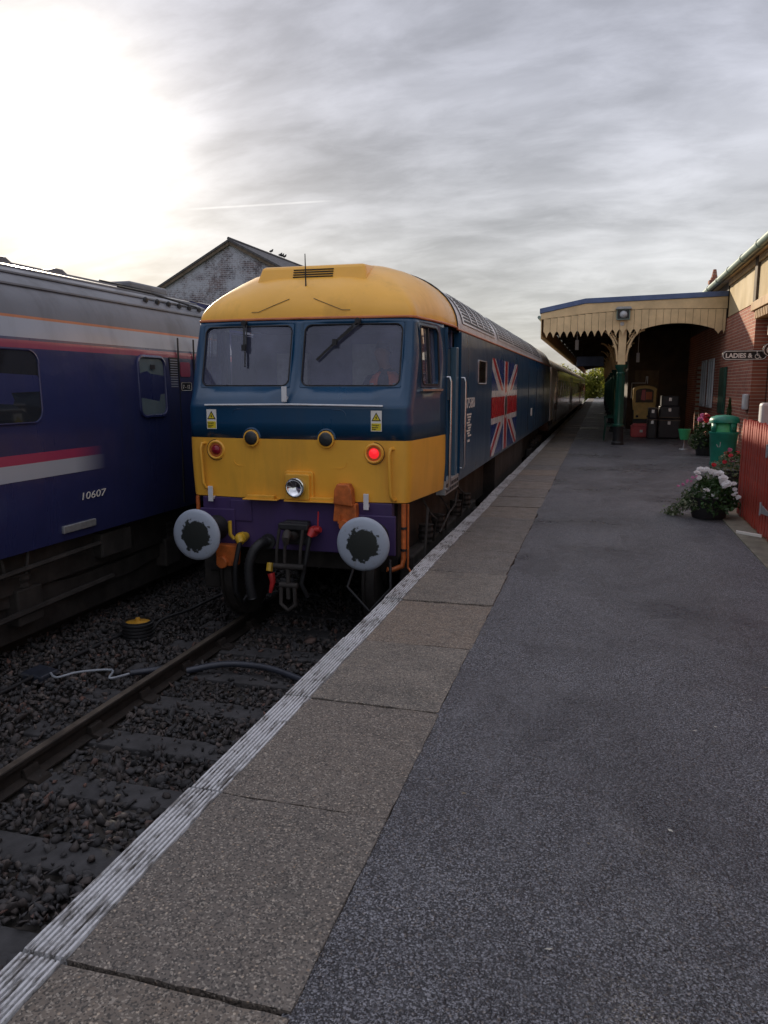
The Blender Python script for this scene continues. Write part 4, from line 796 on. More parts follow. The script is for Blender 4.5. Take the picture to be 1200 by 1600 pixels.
# main roof
ks2 = np.linspace(-1, 1, 33)
def roof_sec(k, off=0.0):
    a = (1 - abs(k)) * math.pi / 2; wk = math.cos(a) ** 0.80
    x, z = math.copysign(1.305 * wk, k), 2.27 + 0.70 * math.sin(a)
    n = Vector((x / 1.305 ** 2, 0, (z - 2.27 + 0.05) / 0.70 ** 2)).normalized(); return (CX + x + n.x * off, z + n.z * off)
m = MB(); m.grid([[(roof_sec(k)[0], y, roof_sec(k)[1]) for k in ks2] for y in (9.055, 10.5, 14, 18, 22, YB)]); mr = m.build('main_roof', 'roof_grey', loco, smooth=60)
m = MB(); m.tube([(roof_sec(k, 0.004)[0], 9.055, roof_sec(k, 0.004)[1]) for k in ks2], 0.012, 5); m.build('roof_joint', 'black', mr)
def kk(u): return 1 - (0.045 + 0.42 * u)     # from the cantrail up the curve
for sg in (-1, 1):
    for (ya_, yb_, ncol) in ((9.55, 12.35, 5), (12.95, 15.0, 4), (15.15, 17.2, 4), (17.35, 19.4, 4), (19.7, 22.0, 4)):
        us = np.linspace(0.06, 0.98, 9); G = lambda u, y, o: (roof_sec(sg * kk(u), o)[0], y, roof_sec(sg * kk(u), o)[1])
        m = MB(); m.grid([[G(u, y, 0.012) for u in us] for y in (ya_ - 0.12, yb_ + 0.12)]); gp = m.build('louvre_panel', 'roof_grey', loco, smooth=60)
        nb = 9
        for r_ in range(nb):
            u = 0.12 + 0.78 * r_ / (nb - 1)
            m = MB(); m.add([G(u, ya_, 0.017), G(u + 0.050, ya_, 0.017), G(u + 0.050, yb_, 0.017), G(u, yb_, 0.017)], [(0, 1, 2, 3)]); m.build('louvre_slot', 'black', gp)
        for c_ in range(1, ncol):
            y = ya_ + (yb_ - ya_) * c_ / ncol
            m = MB(); m.grid([[G(u, yy, 0.0215) for u in us[1:]] for yy in (y - 0.04, y + 0.04)]); m.build('louvre_rib', 'roof_grey', gp, smooth=60)
for y_ in (10.2, 13.4, 16.5, 19.2): 
    m = MB(); m.box(CX - 0.45, CX + 0.45, y_, y_ + 1.6, 2.93, 3.0); m.build('roof_hatch', 'roof_grey', mr, bevel=0.02)
for k_, y_ in enumerate((9.9, 12.7, 15.6, 18.4, 21)):
    m = MB(); m.box(CX + 0.52, CX + 0.60, y_, y_ + 0.1, 2.86, 2.95); m.build('lifting_lug', 'roof_grey', mr)
m = MB(); m.prism([(roof_sec(k)[0], roof_sec(k)[1]) for k in ks2] + [(CX + 1.3, 0.46), (CX - 1.3, 0.46)], 'Y', YB - 0.03, YB); m.build('rear_end', 'loco_yellow', loco)
# nose details
fyo = lambda x, z, d: (CX + x, front_y(x, z) - d, z)
pts = [fyo(x, 1.425 - 0.012 * abs(x), 0.022) for x in np.linspace(-0.97, 0.93, 17)]
m = MB(); m.tube(pts, 0.010, 6); m.build('ledge_trim', 'white', loco, smooth=60)
def lamp_bracket(x, z0, z1, y):
    m = MB(); m.box(CX + x - 0.027, CX + x + 0.027, y - 0.03, y - 0.016, z0, z1); m.box(CX + x - 0.02, CX + x + 0.02, y - 0.017, y + 0.05, z0 + 0.02, z0 + 0.05); m.build('lamp_bracket', 'white', loco, bevel=0.004)
lamp_bracket(-0.07, 1.45, 1.60, 7.16); lamp_bracket(-0.92, 0.42, 0.58, 7.17); lamp_bracket(0.77, 0.40, 0.56, 7.17)
for x, lit in ((-0.86, False), (0.84, True)):
    m = MB(); m.lathe([(0.10, 0.02), (0.10, -0.012), (0.088, -0.022), (0.076, -0.018), (0.07, 0.012)], (CX + x, front_y(x, .95), 0.955), 24, 'Y', cap=False); tl = m.build('tail_lamp', 'loco_yellow', loco, smooth=40)
    m = MB(); m.lathe([(0.001, -0.032), (0.03, -0.028), (0.05, -0.012), (0.054, 0.01)], (CX + x, front_y(x, .95) - 0.002, 0.955), 20, 'Y', cap=False); m.build('lens', 'tail_lit' if lit else 'tail_off', tl, smooth=60)
    m = MB(); m.lathe([(0.053, -0.008), (0.072, -0.008)], (CX + x, front_y(x, .95) - 0.004, 0.955), 20, 'Y', cap=False); m.build('inner_ring', 'orange', tl)
    m = MB(); m.lathe([(0.104, -0.003), (0.110, -0.003)], (CX + x, front_y(x, .95), 0.955), 24, 'Y', cap=False); m.build('black_ring', 'black', tl)  # thin flat black ring around the housing
for x in (-0.44, 0.36):
    m = MB(); m.lathe([(0.085, 0.01), (0.085, -0.018), (0.07, -0.022)], (CX + x, 7.155, 1.085), 24, 'Y', cap=False, mi=0); mk = m.build('marker_light', 'loco_yellow', loco, smooth=40)
    m = MB(); m.lathe([(0.001, -0.034), (0.05, -0.03), (0.07, -0.02), (0.072, 0.0)], (CX + x, 7.155, 1.09), 22, 'Y', cap=False); m.build('lens', 'marker', mk, smooth=60)
    m = MB(); m.lathe([(0.088, -0.014), (0.10, -0.008), (0.104, 0.01)], (CX + x, 7.158, 1.093), 24, 'Y', cap=False)
    m.f, m.m = zip(*[(f, q) for f, q in zip(m.f, m.m) if sum(m.v[i][2] for i in f) / len(f) > 1.088]); m.f, m.m = list(m.f), list(m.m)
    m.build('hood', 'loco_blue', mk, smooth=50)
m = MB(); m.prism(rrect(CX - 0.06, CX + 0.20, 0.48, 0.74, 0.02, 3), 'Y', 7.085, 7.165); hl = m.build('headlight', 'loco_yellow', loco, bevel=0.01)
m = MB(); m.prism(rrect(CX - 0.085, CX + 0.225, 0.46, 0.765, 0.03, 3), 'Y', 7.128, 7.16); m.build('backing_plate', 'loco_yellow', hl, bevel=0.006)
hc = (CX + 0.065, 7.045, 0.61)
m = MB(); m.lathe([(0.100, 0.045), (0.098, -0.010), (0.088, -0.012), (0.084, -0.004)], hc, 24, 'Y', cap=False); m.build('bezel', 'chrome', hl, smooth=40)
m = MB(); m.lathe([(0.085, -0.004), (0.07, 0.014), (0.04, 0.028), (0.001, 0.034)], hc, 24, 'Y', cap=False); m.build('reflector', 'chrome', hl, smooth=60)
m = MB(); m.box(CX - 0.07, CX + 0.21, 7.078, 7.10, 0.462, 0.478); m.build('lip', 'loco_yellow', hl)
for x, zb, zt in ((-1.02, 0.56, 1.02), (1.0, 0.50, 1.0)):
    m = MB(); m.tube([fyo(x + 0.03, zt, -0.01), fyo(x + 0.01, zt, 0.045), fyo(x, zt - 0.05, 0.055), fyo(x + 0.01, zb + 0.05, 0.055), fyo(x + 0.03, zb, 0.045), fyo(x + 0.05, zb, -0.01)], 0.017, 8); m.build('front_handrail', 'loco_yellow', loco, smooth=60)
pp = rrect(-0.66, 0.56, 0.80, 1.375, 0.06, 4)
m = MB(); m.tube([fyo(a, b, 0.0) for a, b in pp + pp[:1] if b < 1.075], 0.005, 5, caps=False); m.build('nose_panel_seam', 'loco_yellow', loco)
m = MB(); m.tube([fyo(a, b, 0.0) for a, b in rrect(-0.66, 0.56, 0.80, 1.375, 0.06, 4)[:14] if b > 1.1], 0.005, 5, caps=False); m.build('nose_panel_seam', 'loco_blue', loco)
for x in (-0.34, 0.34):
    m = MB(); m.box(CX + x - 0.19, CX + x + 0.19, 7.08, 7.17, 0.462, 0.474); m.box(CX + x - 0.15, CX + x + 0.15, 7.10, 7.16, 0.474, 0.51); m.build('step_flap', 'loco_yellow', loco, bevel=0.004)
for x in (-0.90, 0.865):
    px, pz = CX + x, 1.27
    y_ = front_y(x, pz) - 0.006
    m = MB(); m.box(px - 0.055, px + 0.055, y_ - 0.002, y_, pz - 0.10, pz + 0.10); ws = m.build('warning_plate', 'sign_white', loco)
    m = MB(); m.box(px - 0.048, px + 0.048, y_ - 0.004, y_ - 0.0025, pz - 0.092, pz - 0.022); m.build('caution_panel', 'sign_yellow', ws)
    m = MB(); m.prism([(px - 0.048, pz + 0.0), (px + 0.048, pz + 0.0), (px, pz + 0.083)], 'Y', y_ - 0.004, y_ - 0.0025); m.build('triangle', 'sign_black', ws)
    m = MB(); m.prism([(px - 0.034, pz + 0.008), (px + 0.034, pz + 0.008), (px, pz + 0.067)], 'Y', y_ - 0.0055, y_ - 0.0042); m.build('triangle_fill', 'sign_yellow', ws)
    m = MB(); m.prism([(px + 0.004, pz + 0.055), (px - 0.010, pz + 0.028), (px - 0.001, pz + 0.028), (px - 0.006, pz + 0.011), (px + 0.011, pz + 0.034), (px + 0.002, pz + 0.034)], 'Y', y_ - 0.007, y_ - 0.0057); m.build('lightning_bolt', 'sign_black', ws)
    put_text('lettering', ws, 'sign_black', 'Danger', (px - 0.045, y_ - 0.0045, pz - 0.046), (1, 0, 0), (0, 0, 1), 0.024, width=0.075)
    for q in range(2):
        m = MB(); m.box(px - 0.045, px + 0.02 - 0.02 * q, y_ - 0.006, y_ - 0.0045, pz - 0.066 - 0.016 * q, pz - 0.06 - 0.016 * q); m.build('print_line', 'sign_black', ws)
# wipers
def wiper(a, b, c):
    A, B, C_ = (Vector(fyo(*p, 0.035)) for p in (a, b, c))
    m = MB(); m.tube([A + Vector((0, 0.03, 0)), A - Vector((0, 0.02, 0))], 0.028, 10); m.bar(A, B, 0.022, 0.018); m.bar(A + Vector((0.028, 0, -0.02)), B + Vector((0.02, 0, 0.01)), 0.010, 0.012); wp = m.build('wiper', 'black', loco)
    mid = B.lerp(C_, 0.0); d = (C_ - B); m = MB(); m.bar(B - d * 0.95 + Vector((0, 0.012, 0)), C_ + Vector((0, 0.012, 0)), 0.012, 0.022); m.box(B.x - 0.022, B.x + 0.022, B.y - 0.02, B.y + 0.012, B.z - 0.03, B.z + 0.03); m.build('blade', 'black', wp)
wiper((-0.60, 2.24), (-0.575, 1.99), (-0.555, 1.80)); wiper((0.62, 2.24), (0.40, 2.03), (0.22, 1.86))
# buffer beam, buffers, coupling, hoses
m = MB(); m.box(CX - 1.04, CX + 1.02, 7.20, 7.30, -0.06, 0.462); m.box(CX - 0.72, CX - 0.48, 7.185, 7.20, 0.22, 0.44); m.build('buffer_beam', 'purple', loco, bevel=0.01)
def ico_disc(x):
    c = (CX + x, 6.72, 0.145)
    bf = MB(); bf.lathe([(0.13, 7.24), (0.13, 7.16), (0.10, 7.10), (0.10, 6.95), (0.075, 6.93), (0.075, 6.76)], (c[0], 0, c[2]), 24, 'Y'); b_ = bf.build('buffer', 'black', loco, smooth=40)
    bf = MB(); bf.box(c[0] - 0.2, c[0] + 0.2, 7.17, 7.198, c[2] - 0.2, c[2] + 0.2); bf.build('buffer_base', 'purple', b_, bevel=0.01)
    d = MB(); prof = [(0.001, -0.030), (0.09, -0.0285), (0.17, -0.023), (0.225, -0.014), (0.252, 0.0), (0.258, 0.014), (0.252, 0.026), (0.2, 0.04), (0.08, 0.06)]
    d.lathe(prof, (0, 0, 0), 48, 'Y', cap=False); o = d.build('buffer_face', 'buffer', None, smooth=50); o.parent = b_; o.location = Vector(c) - Vector(ORG[loco.name]); ORG[o.name] = ORG[loco.name]
ico_disc(-0.865); ico_disc(0.865)
m = MB(); m.box(CX - 0.09, CX + 0.17, 7.10, 7.20, 0.02, 0.26); m.box(CX - 0.12, CX + 0.20, 7.02, 7.12, 0.18, 0.25); dh = m.build('drawhook_plate', 'black', loco, bevel=0.015)
m = MB(); m.tube([(CX + 0.04, 7.12, 0.12), (CX + 0.04, 6.95, 0.12), (CX + 0.04, 6.88, 0.17), (CX + 0.04, 6.84, 0.14), (CX + 0.04, 6.85, 0.07)], [0.05, 0.05, 0.045, 0.04, 0.025], 10); m.build('drawhook', 'under', dh, smooth=50)
for sx in (-0.085, 0.0, 0.165):
    m = MB(); m.tube([(CX + sx, 6.98, 0.20), (CX + sx - 0.01, 6.93, 0.0), (CX + sx - 0.02, 6.94, -0.16)], 0.017, 8); m.build('coupling_link', 'under', dh, smooth=50)
m = MB(); m.tube([(CX - 0.13, 6.93, -0.17), (CX + 0.19, 6.93, -0.17)], 0.03, 10); m.tube([(CX + 0.02, 6.93, -0.15), (CX + 0.02, 6.93, -0.50)], 0.024, 8); m.tube([(CX - 0.07, 6.93, -0.36), (CX + 0.12, 6.93, -0.36)], 0.03, 8); m.tube([(CX - 0.05, 6.92, -0.38), (CX - 0.06, 6.92, -0.55), (CX + 0.02, 6.92, -0.62), (CX + 0.1, 6.92, -0.55), (CX + 0.09, 6.92, -0.38)], 0.022, 8); m.build('screw_coupling', 'under', dh, smooth=50)
m = MB(); m.tube([(CX - 0.56, 7.2, 0.06), (CX - 0.56, 7.05, 0.06), (CX - 0.53, 7.02, 0.02)], [0.045, 0.05, 0.035], 10); m.tube([(CX - 0.62, 7.06, 0.05), (CX - 0.66, 7.05, 0.10), (CX - 0.66, 7.05, 0.24)], 0.02, 8); m.lathe([(0.06, -0.03), (0.06, 0.03)], (CX - 0.56, 7.1, 0.06), 12, 'Y'); yc = m.build('air_cock', 'yellow2', loco, smooth=50); yc['label'] = 'yellow air cock'
m = MB(); m.tube([(CX - 0.54, 7.02, 0.03), (CX - 0.58, 6.98, -0.2), (CX - 0.60, 7.0, -0.48), (CX - 0.56, 7.08, -0.62), (CX - 0.5, 7.2, -0.5)], 0.026, 8); m.build('brake_hose', 'black', yc, smooth=60)
m = MB(); pa = [(CX - 0.30, 7.2, 0.02), (CX - 0.34, 7.06, 0.03), (CX - 0.42, 6.99, -0.10), (CX - 0.44, 6.98, -0.32), (CX - 0.40, 7.0, -0.58)]
pa2 = [Vector(pa[0]).lerp(Vector(pa[1]), 0)] 
sm = []
for a, b in zip(pa[:-1], pa[1:]): sm += [Vector(a).lerp(Vector(b), t) for t in np.linspace(0, 1, 10, endpoint=False)]
sm.append(Vector(pa[-1])); sm = [sum((sm[max(0, min(len(sm) - 1, i + d))] for d in range(-5, 6)), Vector()) / 11 for i in range(len(sm))]
m.tube(sm, [0.045 if i % 2 else 0.053 for i in range(len(sm))], 12); vh = m.build('vacuum_hose', 'black', loco, smooth=60)
m = MB(); m.lathe([(0.08, -0.02), (0.08, 0.02)], (CX - 0.30, 7.19, 0.02), 16, 'Y'); m.build('hose_flange', 'black', vh)
m = MB(); m.tube([(CX + 0.24, 7.2, 0.17), (CX + 0.24, 7.04, 0.17), (CX + 0.22, 7.02, 0.13)], [0.04, 0.045, 0.03], 10); m.tube([(CX + 0.27, 7.05, 0.19), (CX + 0.33, 7.04, 0.20)], 0.03, 8); m.tube([(CX + 0.30, 7.04, 0.2), (CX + 0.31, 7.04, 0.38)], 0.008, 6); m.lathe([(0.055, -0.03), (0.055, 0.03)], (CX + 0.24, 7.09, 0.17), 12, 'Y'); rc = m.build('air_cock', 'red', loco, smooth=50); rc['label'] = 'red air cock'
m = MB(); m.tube([(CX + 0.22, 7.03, 0.13), (CX + 0.19, 6.99, -0.1), (CX + 0.14, 6.98, -0.35), (CX + 0.18, 7.05, -0.5)], 0.024, 8); m.build('brake_hose', 'black', rc, smooth=60)
m = MB(); m.prism([(CX + 0.46, 0.46), (CX + 0.66, 0.44), (CX + 0.65, 0.60), (CX + 0.62, 0.66), (CX + 0.50, 0.66), (CX + 0.47, 0.60)], 'Y', 7.05, 7.16); m.prism([(CX + 0.44, 0.28), (CX + 0.69, 0.27), (CX + 0.68, 0.46), (CX + 0.46, 0.46)], 'Y', 7.09, 7.20); mj = m.build('jumper_receptacle', 'orange', loco, bevel=0.012)
m = MB(); m.lathe([(0.05, -0.02), (0.055, 0.0), (0.05, 0.03)], (CX + 0.57, 7.06, 0.25), 14, 'Y'); m.tube([(CX + 0.52, 7.06, 0.36), (CX + 0.52, 7.05, 0.27)], 0.014, 6); m.build('jumper_socket', 'orange', mj, smooth=50)
m = MB(); m.prism([(CX - 0.66, -0.02), (CX - 0.42, -0.02), (CX - 0.44, -0.24), (CX - 0.66, -0.24)], 'Y', 7.06, 7.18); m.lathe([(0.06, -0.03), (0.065, 0.0), (0.06, 0.03)], (CX - 0.58, 7.05, -0.2), 14, 'Y')
for v_ in range(len(m.v)): x_, y_, z_ = m.v[v_]; m.v[v_] = (x_ - 0.18, y_, z_)
jb = m.build('jumper_receptacle', 'orange', loco, bevel=0.01); jb['label'] = 'grimy orange jumper receptacle below the buffer'
m = MB(); m.tube([(CX - 0.20, 7.0, -0.16), (CX - 0.20, 6.97, -0.24)], 0.035, 8); m.build('hose_end', 'yellow2', loco, smooth=40)
m = MB(); m.tube([(CX - 0.18, 6.97, -0.26), (CX - 0.16, 6.96, -0.34), (CX - 0.19, 6.96, -0.46)], [0.04, 0.03, 0.015], 8); m.build('hose_end', 'red', loco, smooth=40)
m = MB(); m.tube([(CX + 1.13, 7.24, 0.46), (CX + 1.13, 7.24, -0.08), (CX + 1.12, 7.22, -0.16), (CX + 1.02, 7.18, -0.20), (CX + 0.98, 7.16, -0.19)], 0.026, 8); m.tube([(CX + 1.17, 7.26, 0.46), (CX + 1.17, 7.26, -0.18), (CX + 1.22, 7.22, -0.23)], 0.011, 6); oc = m.build('sanding_pipe', 'orange', loco, smooth=50)
for z_ in (0.22, 0.0): m = MB(); m.tube([(CX + 1.13, 7.24, z_ - 0.012), (CX + 1.13, 7.24, z_ + 0.012)], 0.034, 8); m.build('pipe_clip', 'black', oc)
m = MB(); m.tube([(CX - 1.12, 7.24, 0.46), (CX - 1.12, 7.24, 0.1)], 0.022, 8); m.build('sanding_pipe', 'orange', loco, smooth=50)
m = MB(); m.tube([(CX + 0.70, 7.1, -0.05), (CX + 0.62, 7.0, -0.35), (CX + 0.85, 6.98, -0.58), (CX + 1.05, 7.05, -0.35), (CX + 1.0, 7.2, -0.1)], 0.016, 8); m.build('hanging_cable', 'black', loco, smooth=60)
# underframe, bogies, wheels
m = MB(); m.box(CX - 1.0, CX + 1.0, 7.5, YB - 0.2, -0.30, 0.455); m.box(CX - 1.2, CX + 1.2, 13.6, 18.6, -0.45, 0.40); m.build('underframe', 'under', loco)
for yc_ in (9.6, 23.6):
    bogie = None
    for sg in (-1, 1):
        m = MB(); m.box(*sorted((CX + sg * 1.02, CX + sg * 1.16)), yc_ - 2.1, yc_ + 2.1, -0.42, -0.12)
        for dy in (-1.9, 0, 1.9): m.box(*sorted((CX + sg * 1.05, CX + sg * 1.24)), yc_ + dy - 0.17, yc_ + dy + 0.17, -0.62, -0.22)
        for dy in (-1.3, -0.6, 0.6, 1.3): m.lathe([(0.10, -0.1), (0.07, -0.07), (0.10, -0.04), (0.07, 0.0), (0.10, 0.03), (0.07, 0.07), (0.10, 0.1)], (CX + sg * 1.12, yc_ + dy, -0.02), 10)
        m.build('bogie_frame', 'under', loco, bevel=0.02)
        for dy in (-1.9, 0, 1.9):
            m = MB(); m.lathe([(0.56, -0.06), (0.57, -0.03), (0.54, -0.025), (0.54, 0.06), (0.46, 0.06), (0.42, 0.03), (0.12, 0.03), (0.12, 0.08)], (CX + sg * 0.78, yc_ + dy, RAILZ + 0.545), 28, 'X'); m.build('wheel', 'under', loco, smooth=40)
for k in (1, 3, 6):
    yy = 7.6 + k * 0.35; m = MB()
    m.tube([(CX + 1.15, yy, 0.43), (CX + 1.24, yy + 0.03, 0.30 - 0.05 * (k % 3)), (CX + 1.26, yy + 0.25, 0.22 - 0.06 * (k % 2)), (CX + 1.22, yy + 0.3, -0.1)], 0.012, 6); m.build('brake_pipe', 'under', loco, smooth=60)
m = MB(); m.tube([(CX + 1.26, 7.75, 0.35), (CX + 1.27, 7.62, 0.05), (CX + 1.26, 7.58, -0.25)], 0.014, 6); m.build('brake_pipe', 'under', loco, smooth=60)
m = MB(); m.tube([(CX + 1.24, 8.5, -0.05), (CX + 1.27, 8.9, 0.12), (CX + 1.27, 9.3, 0.16), (CX + 1.25, 9.5, 0.3)], 0.012, 6); m.build('brake_pipe', 'under', loco, smooth=60)
# number, data panel, flag
sx_ = CX + hw(1) + 0.003
put_text('number_lettering', loco, 'sign_white', '47580', (sx_, 9.46, 1.33), (0, 1, 0), (0, 0, 1), 0.19, width=0.78)
m = MB()
for k in range(9):
    z_ = 1.25 - k * 0.034; y_ = 9.62 + 0.05 * ((k * 37) % 3); m.box(sx_, sx_ + 0.002, y_, 9.98 - 0.04 * ((k * 13) % 4), z_ - 0.011, z_ + 0.011)
m.box(sx_, sx_ + 0.002, 9.70, 9.86, 0.90, 0.93); m.build('data_panel', 'sign_white', loco)
FY0, FY1, FZ0, FZ1 = 11.9, 15.6, 0.52, 2.03; fcy, fcz = (FY0 + FY1) / 2, (FZ0 + FZ1) / 2
flag = None
def clip_poly(poly, fn):
    out = []
    for i in range(len(poly)):
        a, b = poly[i], poly[(i + 1) % len(poly)]; fa_, fb_ = fn(a), fn(b)
        if fa_ >= 0: out.append(a)
        if fa_ * fb_ < 0: t = fa_ / (fa_ - fb_); out.append((a[0] + (b[0] - a[0]) * t, a[1] + (b[1] - a[1]) * t))
    return out
def decal(name, poly, mat, lift, parent):
    for fn in (lambda p: p[0] - FY0, lambda p: FY1 - p[0], lambda p: p[1] - FZ0, lambda p: FZ1 - p[1]): poly = clip_poly(poly, fn)
    m = MB(); m.prism(poly, 'X', sx_ - 0.002, sx_ + lift); return m.build(name, mat, parent)
flag = decal('flag', [(FY0, FZ0), (FY1, FZ0), (FY1, FZ1), (FY0, FZ1)], 'flag_blue', 0.0, loco)
dv = Vector((FY1 - FY0, FZ1 - FZ0)).normalized(); nv = Vector((-dv.y, dv.x))
for sgy in (1, -1):
    for hf in (-1, 1):
        d2 = Vector((dv.x * hf, dv.y * hf * sgy)); n2 = Vector((-d2.y, d2.x)); c0 = Vector((fcy, fcz)); e = c0 + d2 * 2.6
        q = [c0 + n2 * 0.15, c0 - n2 * 0.15, e - n2 * 0.15, e + n2 * 0.15]; decal('white_diagonal', [tuple(p) for p in q], 'flag_white', 0.001, flag)
        sgn_ = sgy; q = [c0 + n2 * 0.0, c0 - n2 * 0.10 * 1, e - n2 * 0.10, e + n2 * 0.0]; decal('red_diagonal', [tuple(p) for p in q], 'flag_red', 0.002, flag)
decal('white_cross', [(FY0, fcz - 0.26), (FY1, fcz - 0.26), (FY1, fcz + 0.26), (FY0, fcz + 0.26)], 'flag_white', 0.003, flag)
decal('white_cross', [(fcy - 0.27, FZ0), (fcy + 0.27, FZ0), (fcy + 0.27, FZ1), (fcy - 0.27, FZ1)], 'flag_white', 0.0032, flag)
decal('red_cross', [(FY0, fcz - 0.16), (FY1, fcz - 0.16), (FY1, fcz + 0.16), (FY0, fcz + 0.16)], 'flag_red', 0.0045, flag)
decal('red_cross', [(fcy - 0.16, FZ0), (fcy + 0.16, FZ0), (fcy + 0.16, FZ1), (fcy - 0.16, FZ1)], 'flag_red', 0.0048, flag)
decal('emblem_ring', [(fcy + 0.20 * math.cos(t), fcz + 0.23 * math.sin(t)) for t in np.linspace(0, 2 * math.pi, 24, endpoint=False)], 'flag_white', 0.006, flag)
decal('emblem', [(fcy + 0.15 * math.cos(t), fcz + 0.18 * math.sin(t)) for t in np.linspace(0, 2 * math.pi, 24, endpoint=False)], 'sign_black', 0.0075, flag)
decal('flag_badge', [(15.0 + 0, 1.0), (15.0, 1.0), (15.0, 1.0)], 'flag_white', 0.001, flag) if False else None
m = MB(); m.box(sx_, sx_ + 0.004, 19.0, 19.35, 0.90, 1.08); m.build('service_notice', 'sign_white', loco)
for y_ in (18.2, 20.6, 23.1):
    m = MB(); m.box(sx_ - 0.002, sx_ + 0.006, y_, y_ + 0.03, 0.6, 2.0); m.build('panel_joint', 'black', loco)
# cab interior
m = MB(); m.box(CX - 1.2, CX + 1.2, 7.45, 9.0, 0.62, 0.68); m.box(CX - 1.25, CX + 1.25, 9.0, 9.05, 0.68, 2.25); m.box(CX - 1.0, CX + 1.0, 7.62, 9.0, 2.23, 2.25); m.box(CX - 1.12, CX + 1.12, 7.36, 7.70, 0.7, 1.56); ci = m.build('cab_interior', 'cab_in', loco)
m = MB(); m.box(CX + 0.05, CX + 0.45, 8.97, 8.995, 0.75, 2.1); m.box(CX - 0.9, CX - 0.5, 8.9, 8.99, 1.3, 2.0); m.build('bulkhead_fittings', 'galv', ci)
m = MB(); m.box(CX + 0.38, CX + 0.86, 8.22, 8.68, 1.02, 1.14); m.box(CX + 0.40, CX + 0.84, 8.64, 8.74, 1.12, 1.75); m.tube([(CX + 0.62, 8.45, 0.68), (CX + 0.62, 8.45, 1.02)], 0.06, 10); m.build('driver_seat', 'navy', loco, bevel=0.04)
# ------------------------------------------------------------------ the driver
def make_person():
    px, py = CX + 0.62, 8.42
    J = {}; vs_ = []; ed = []; rd = []
    def jv(name, p, r, par=None):
        J[name] = len(vs_); vs_.append((px + p[0], py + p[1], p[2])); rd.append(r)
        if par: ed.append((J[par], J[name]))
    jv('pelvis', (0, 0.02, 1.22), (0.15, 0.12)); jv('waist', (0, 0.03, 1.40), (0.145, 0.11), 'pelvis'); jv('chest', (0, 0.02, 1.60), (0.17, 0.12), 'waist'); jv('nb', (0, 0.02, 1.74), (0.09, 0.08), 'chest')
    jv('neck', (-0.01, 0.0, 1.82), (0.058, 0.06), 'nb'); jv('jaw', (-0.035, -0.02, 1.90), (0.075, 0.08), 'neck'); jv('head', (-0.03, -0.01, 1.98), (0.085, 0.095), 'jaw'); jv('crown', (-0.02, 0.0, 2.06), (0.06, 0.07), 'head')
    jv('nose', (-0.115, -0.075, 1.955), (0.018, 0.02), 'head')
    for s_, n in ((-1, 'l'), (1, 'r')):
        jv(n + 'sh', (s_ * 0.20, 0.02, 1.67), (0.07, 0.07), 'chest'); jv(n + 'el', (s_ * 0.27, -0.12, 1.42), (0.052, 0.052), n + 'sh'); jv(n + 'wr', (s_ * 0.20, -0.36, 1.44), (0.035, 0.035), n + 'el'); jv(n + 'hd', (s_ * 0.18, -0.44, 1.46), (0.042, 0.028), n + 'wr')
        jv(n + 'hip', (s_ * 0.10, -0.05, 1.21), (0.095, 0.09), 'pelvis'); jv(n + 'kn', (s_ * 0.13, -0.46, 1.20), (0.07, 0.07), n + 'hip'); jv(n + 'an', (s_ * 0.13, -0.50, 0.78), (0.05, 0.05), n + 'kn'); jv(n + 'ft', (s_ * 0.13, -0.62, 0.73), (0.045, 0.04), n + 'an')
    me = bpy.data.meshes.new('person'); me.from_pydata([(a - px, b - py, c - 0.68) for a, b, c in vs_], ed, []); me.update()
    o = bpy.data.objects.new('person', me); COL.objects.link(o); o.location = (px, py, 0.68); ORG[o.name] = (px, py, 0.68)
    sk = o.modifiers.new('skin', 'SKIN')
    bpy.context.view_layer.update()
    for i, r in enumerate(rd): me.skin_vertices[0].data[i].radius = r
    me.skin_vertices[0].data[0].use_root = True
    q = o.modifiers.new('sub', 'SUBSURF'); q.levels = q.render_levels = 2
    ev = bpy.data.meshes.new_from_object(o.evaluated_get(bpy.context.evaluated_depsgraph_get())); o.modifiers.clear(); o.data = ev
    ev.materials.append(MAT['skin']); ev.materials.append(MAT['navy'])
    for p in ev.polygons:
        c = p.center; p.use_smooth = True; p.material_index = 0 if (c.z > 1.12 or c.y < -0.38 and 0.70 < c.z < 0.86) else 1
    tag(o, 'person in an orange high visibility vest seated at the cab window', 'person')
    m = MB(); rows = []
    for z, a, b in ((1.30, 0.19, 0.145), (1.42, 0.185, 0.14), (1.55, 0.20, 0.15), (1.66, 0.20, 0.145), (1.72, 0.16, 0.125), (1.765, 0.10, 0.10)):
        rows.append([(px + a * math.cos(t), py + 0.02 + b * math.sin(t), z) for t in np.linspace(R(-70), R(250), 25)])
    m.grid(rows); m.build('high_visibility_vest', 'hivis', o, smooth=60, solid=0.01)
    for xx in (-0.135, 0.135):
        m = MB(); m.grid([[(px + xx + d, py + 0.02 - 0.15 * math.sqrt(max(0.02, 1 - ((xx + d) / 0.205) ** 2)) - 0.008, z) for d in (-0.024, 0.024)] for z in (1.32, 1.5, 1.64)]); m.build('reflective_tape', 'reflect', o)
    m = MB(); rows = []
    for t in np.linspace(0.05, 1.75, 8):
        rows.append([(px - 0.018 + 0.10 * math.sin(t) * math.cos(a), py + 0.012 + 0.108 * math.sin(t) * math.sin(a), 1.985 + 0.115 * math.cos(t) + (0.06 * max(0, -math.sin(a) - 0.1 - 0.4 * math.cos(a)) if t > 1 else 0)) for a in np.linspace(0, 2 * math.pi, 17)])
    m.grid(rows); m.build('hair', 'hair', o, smooth=60)
make_person()

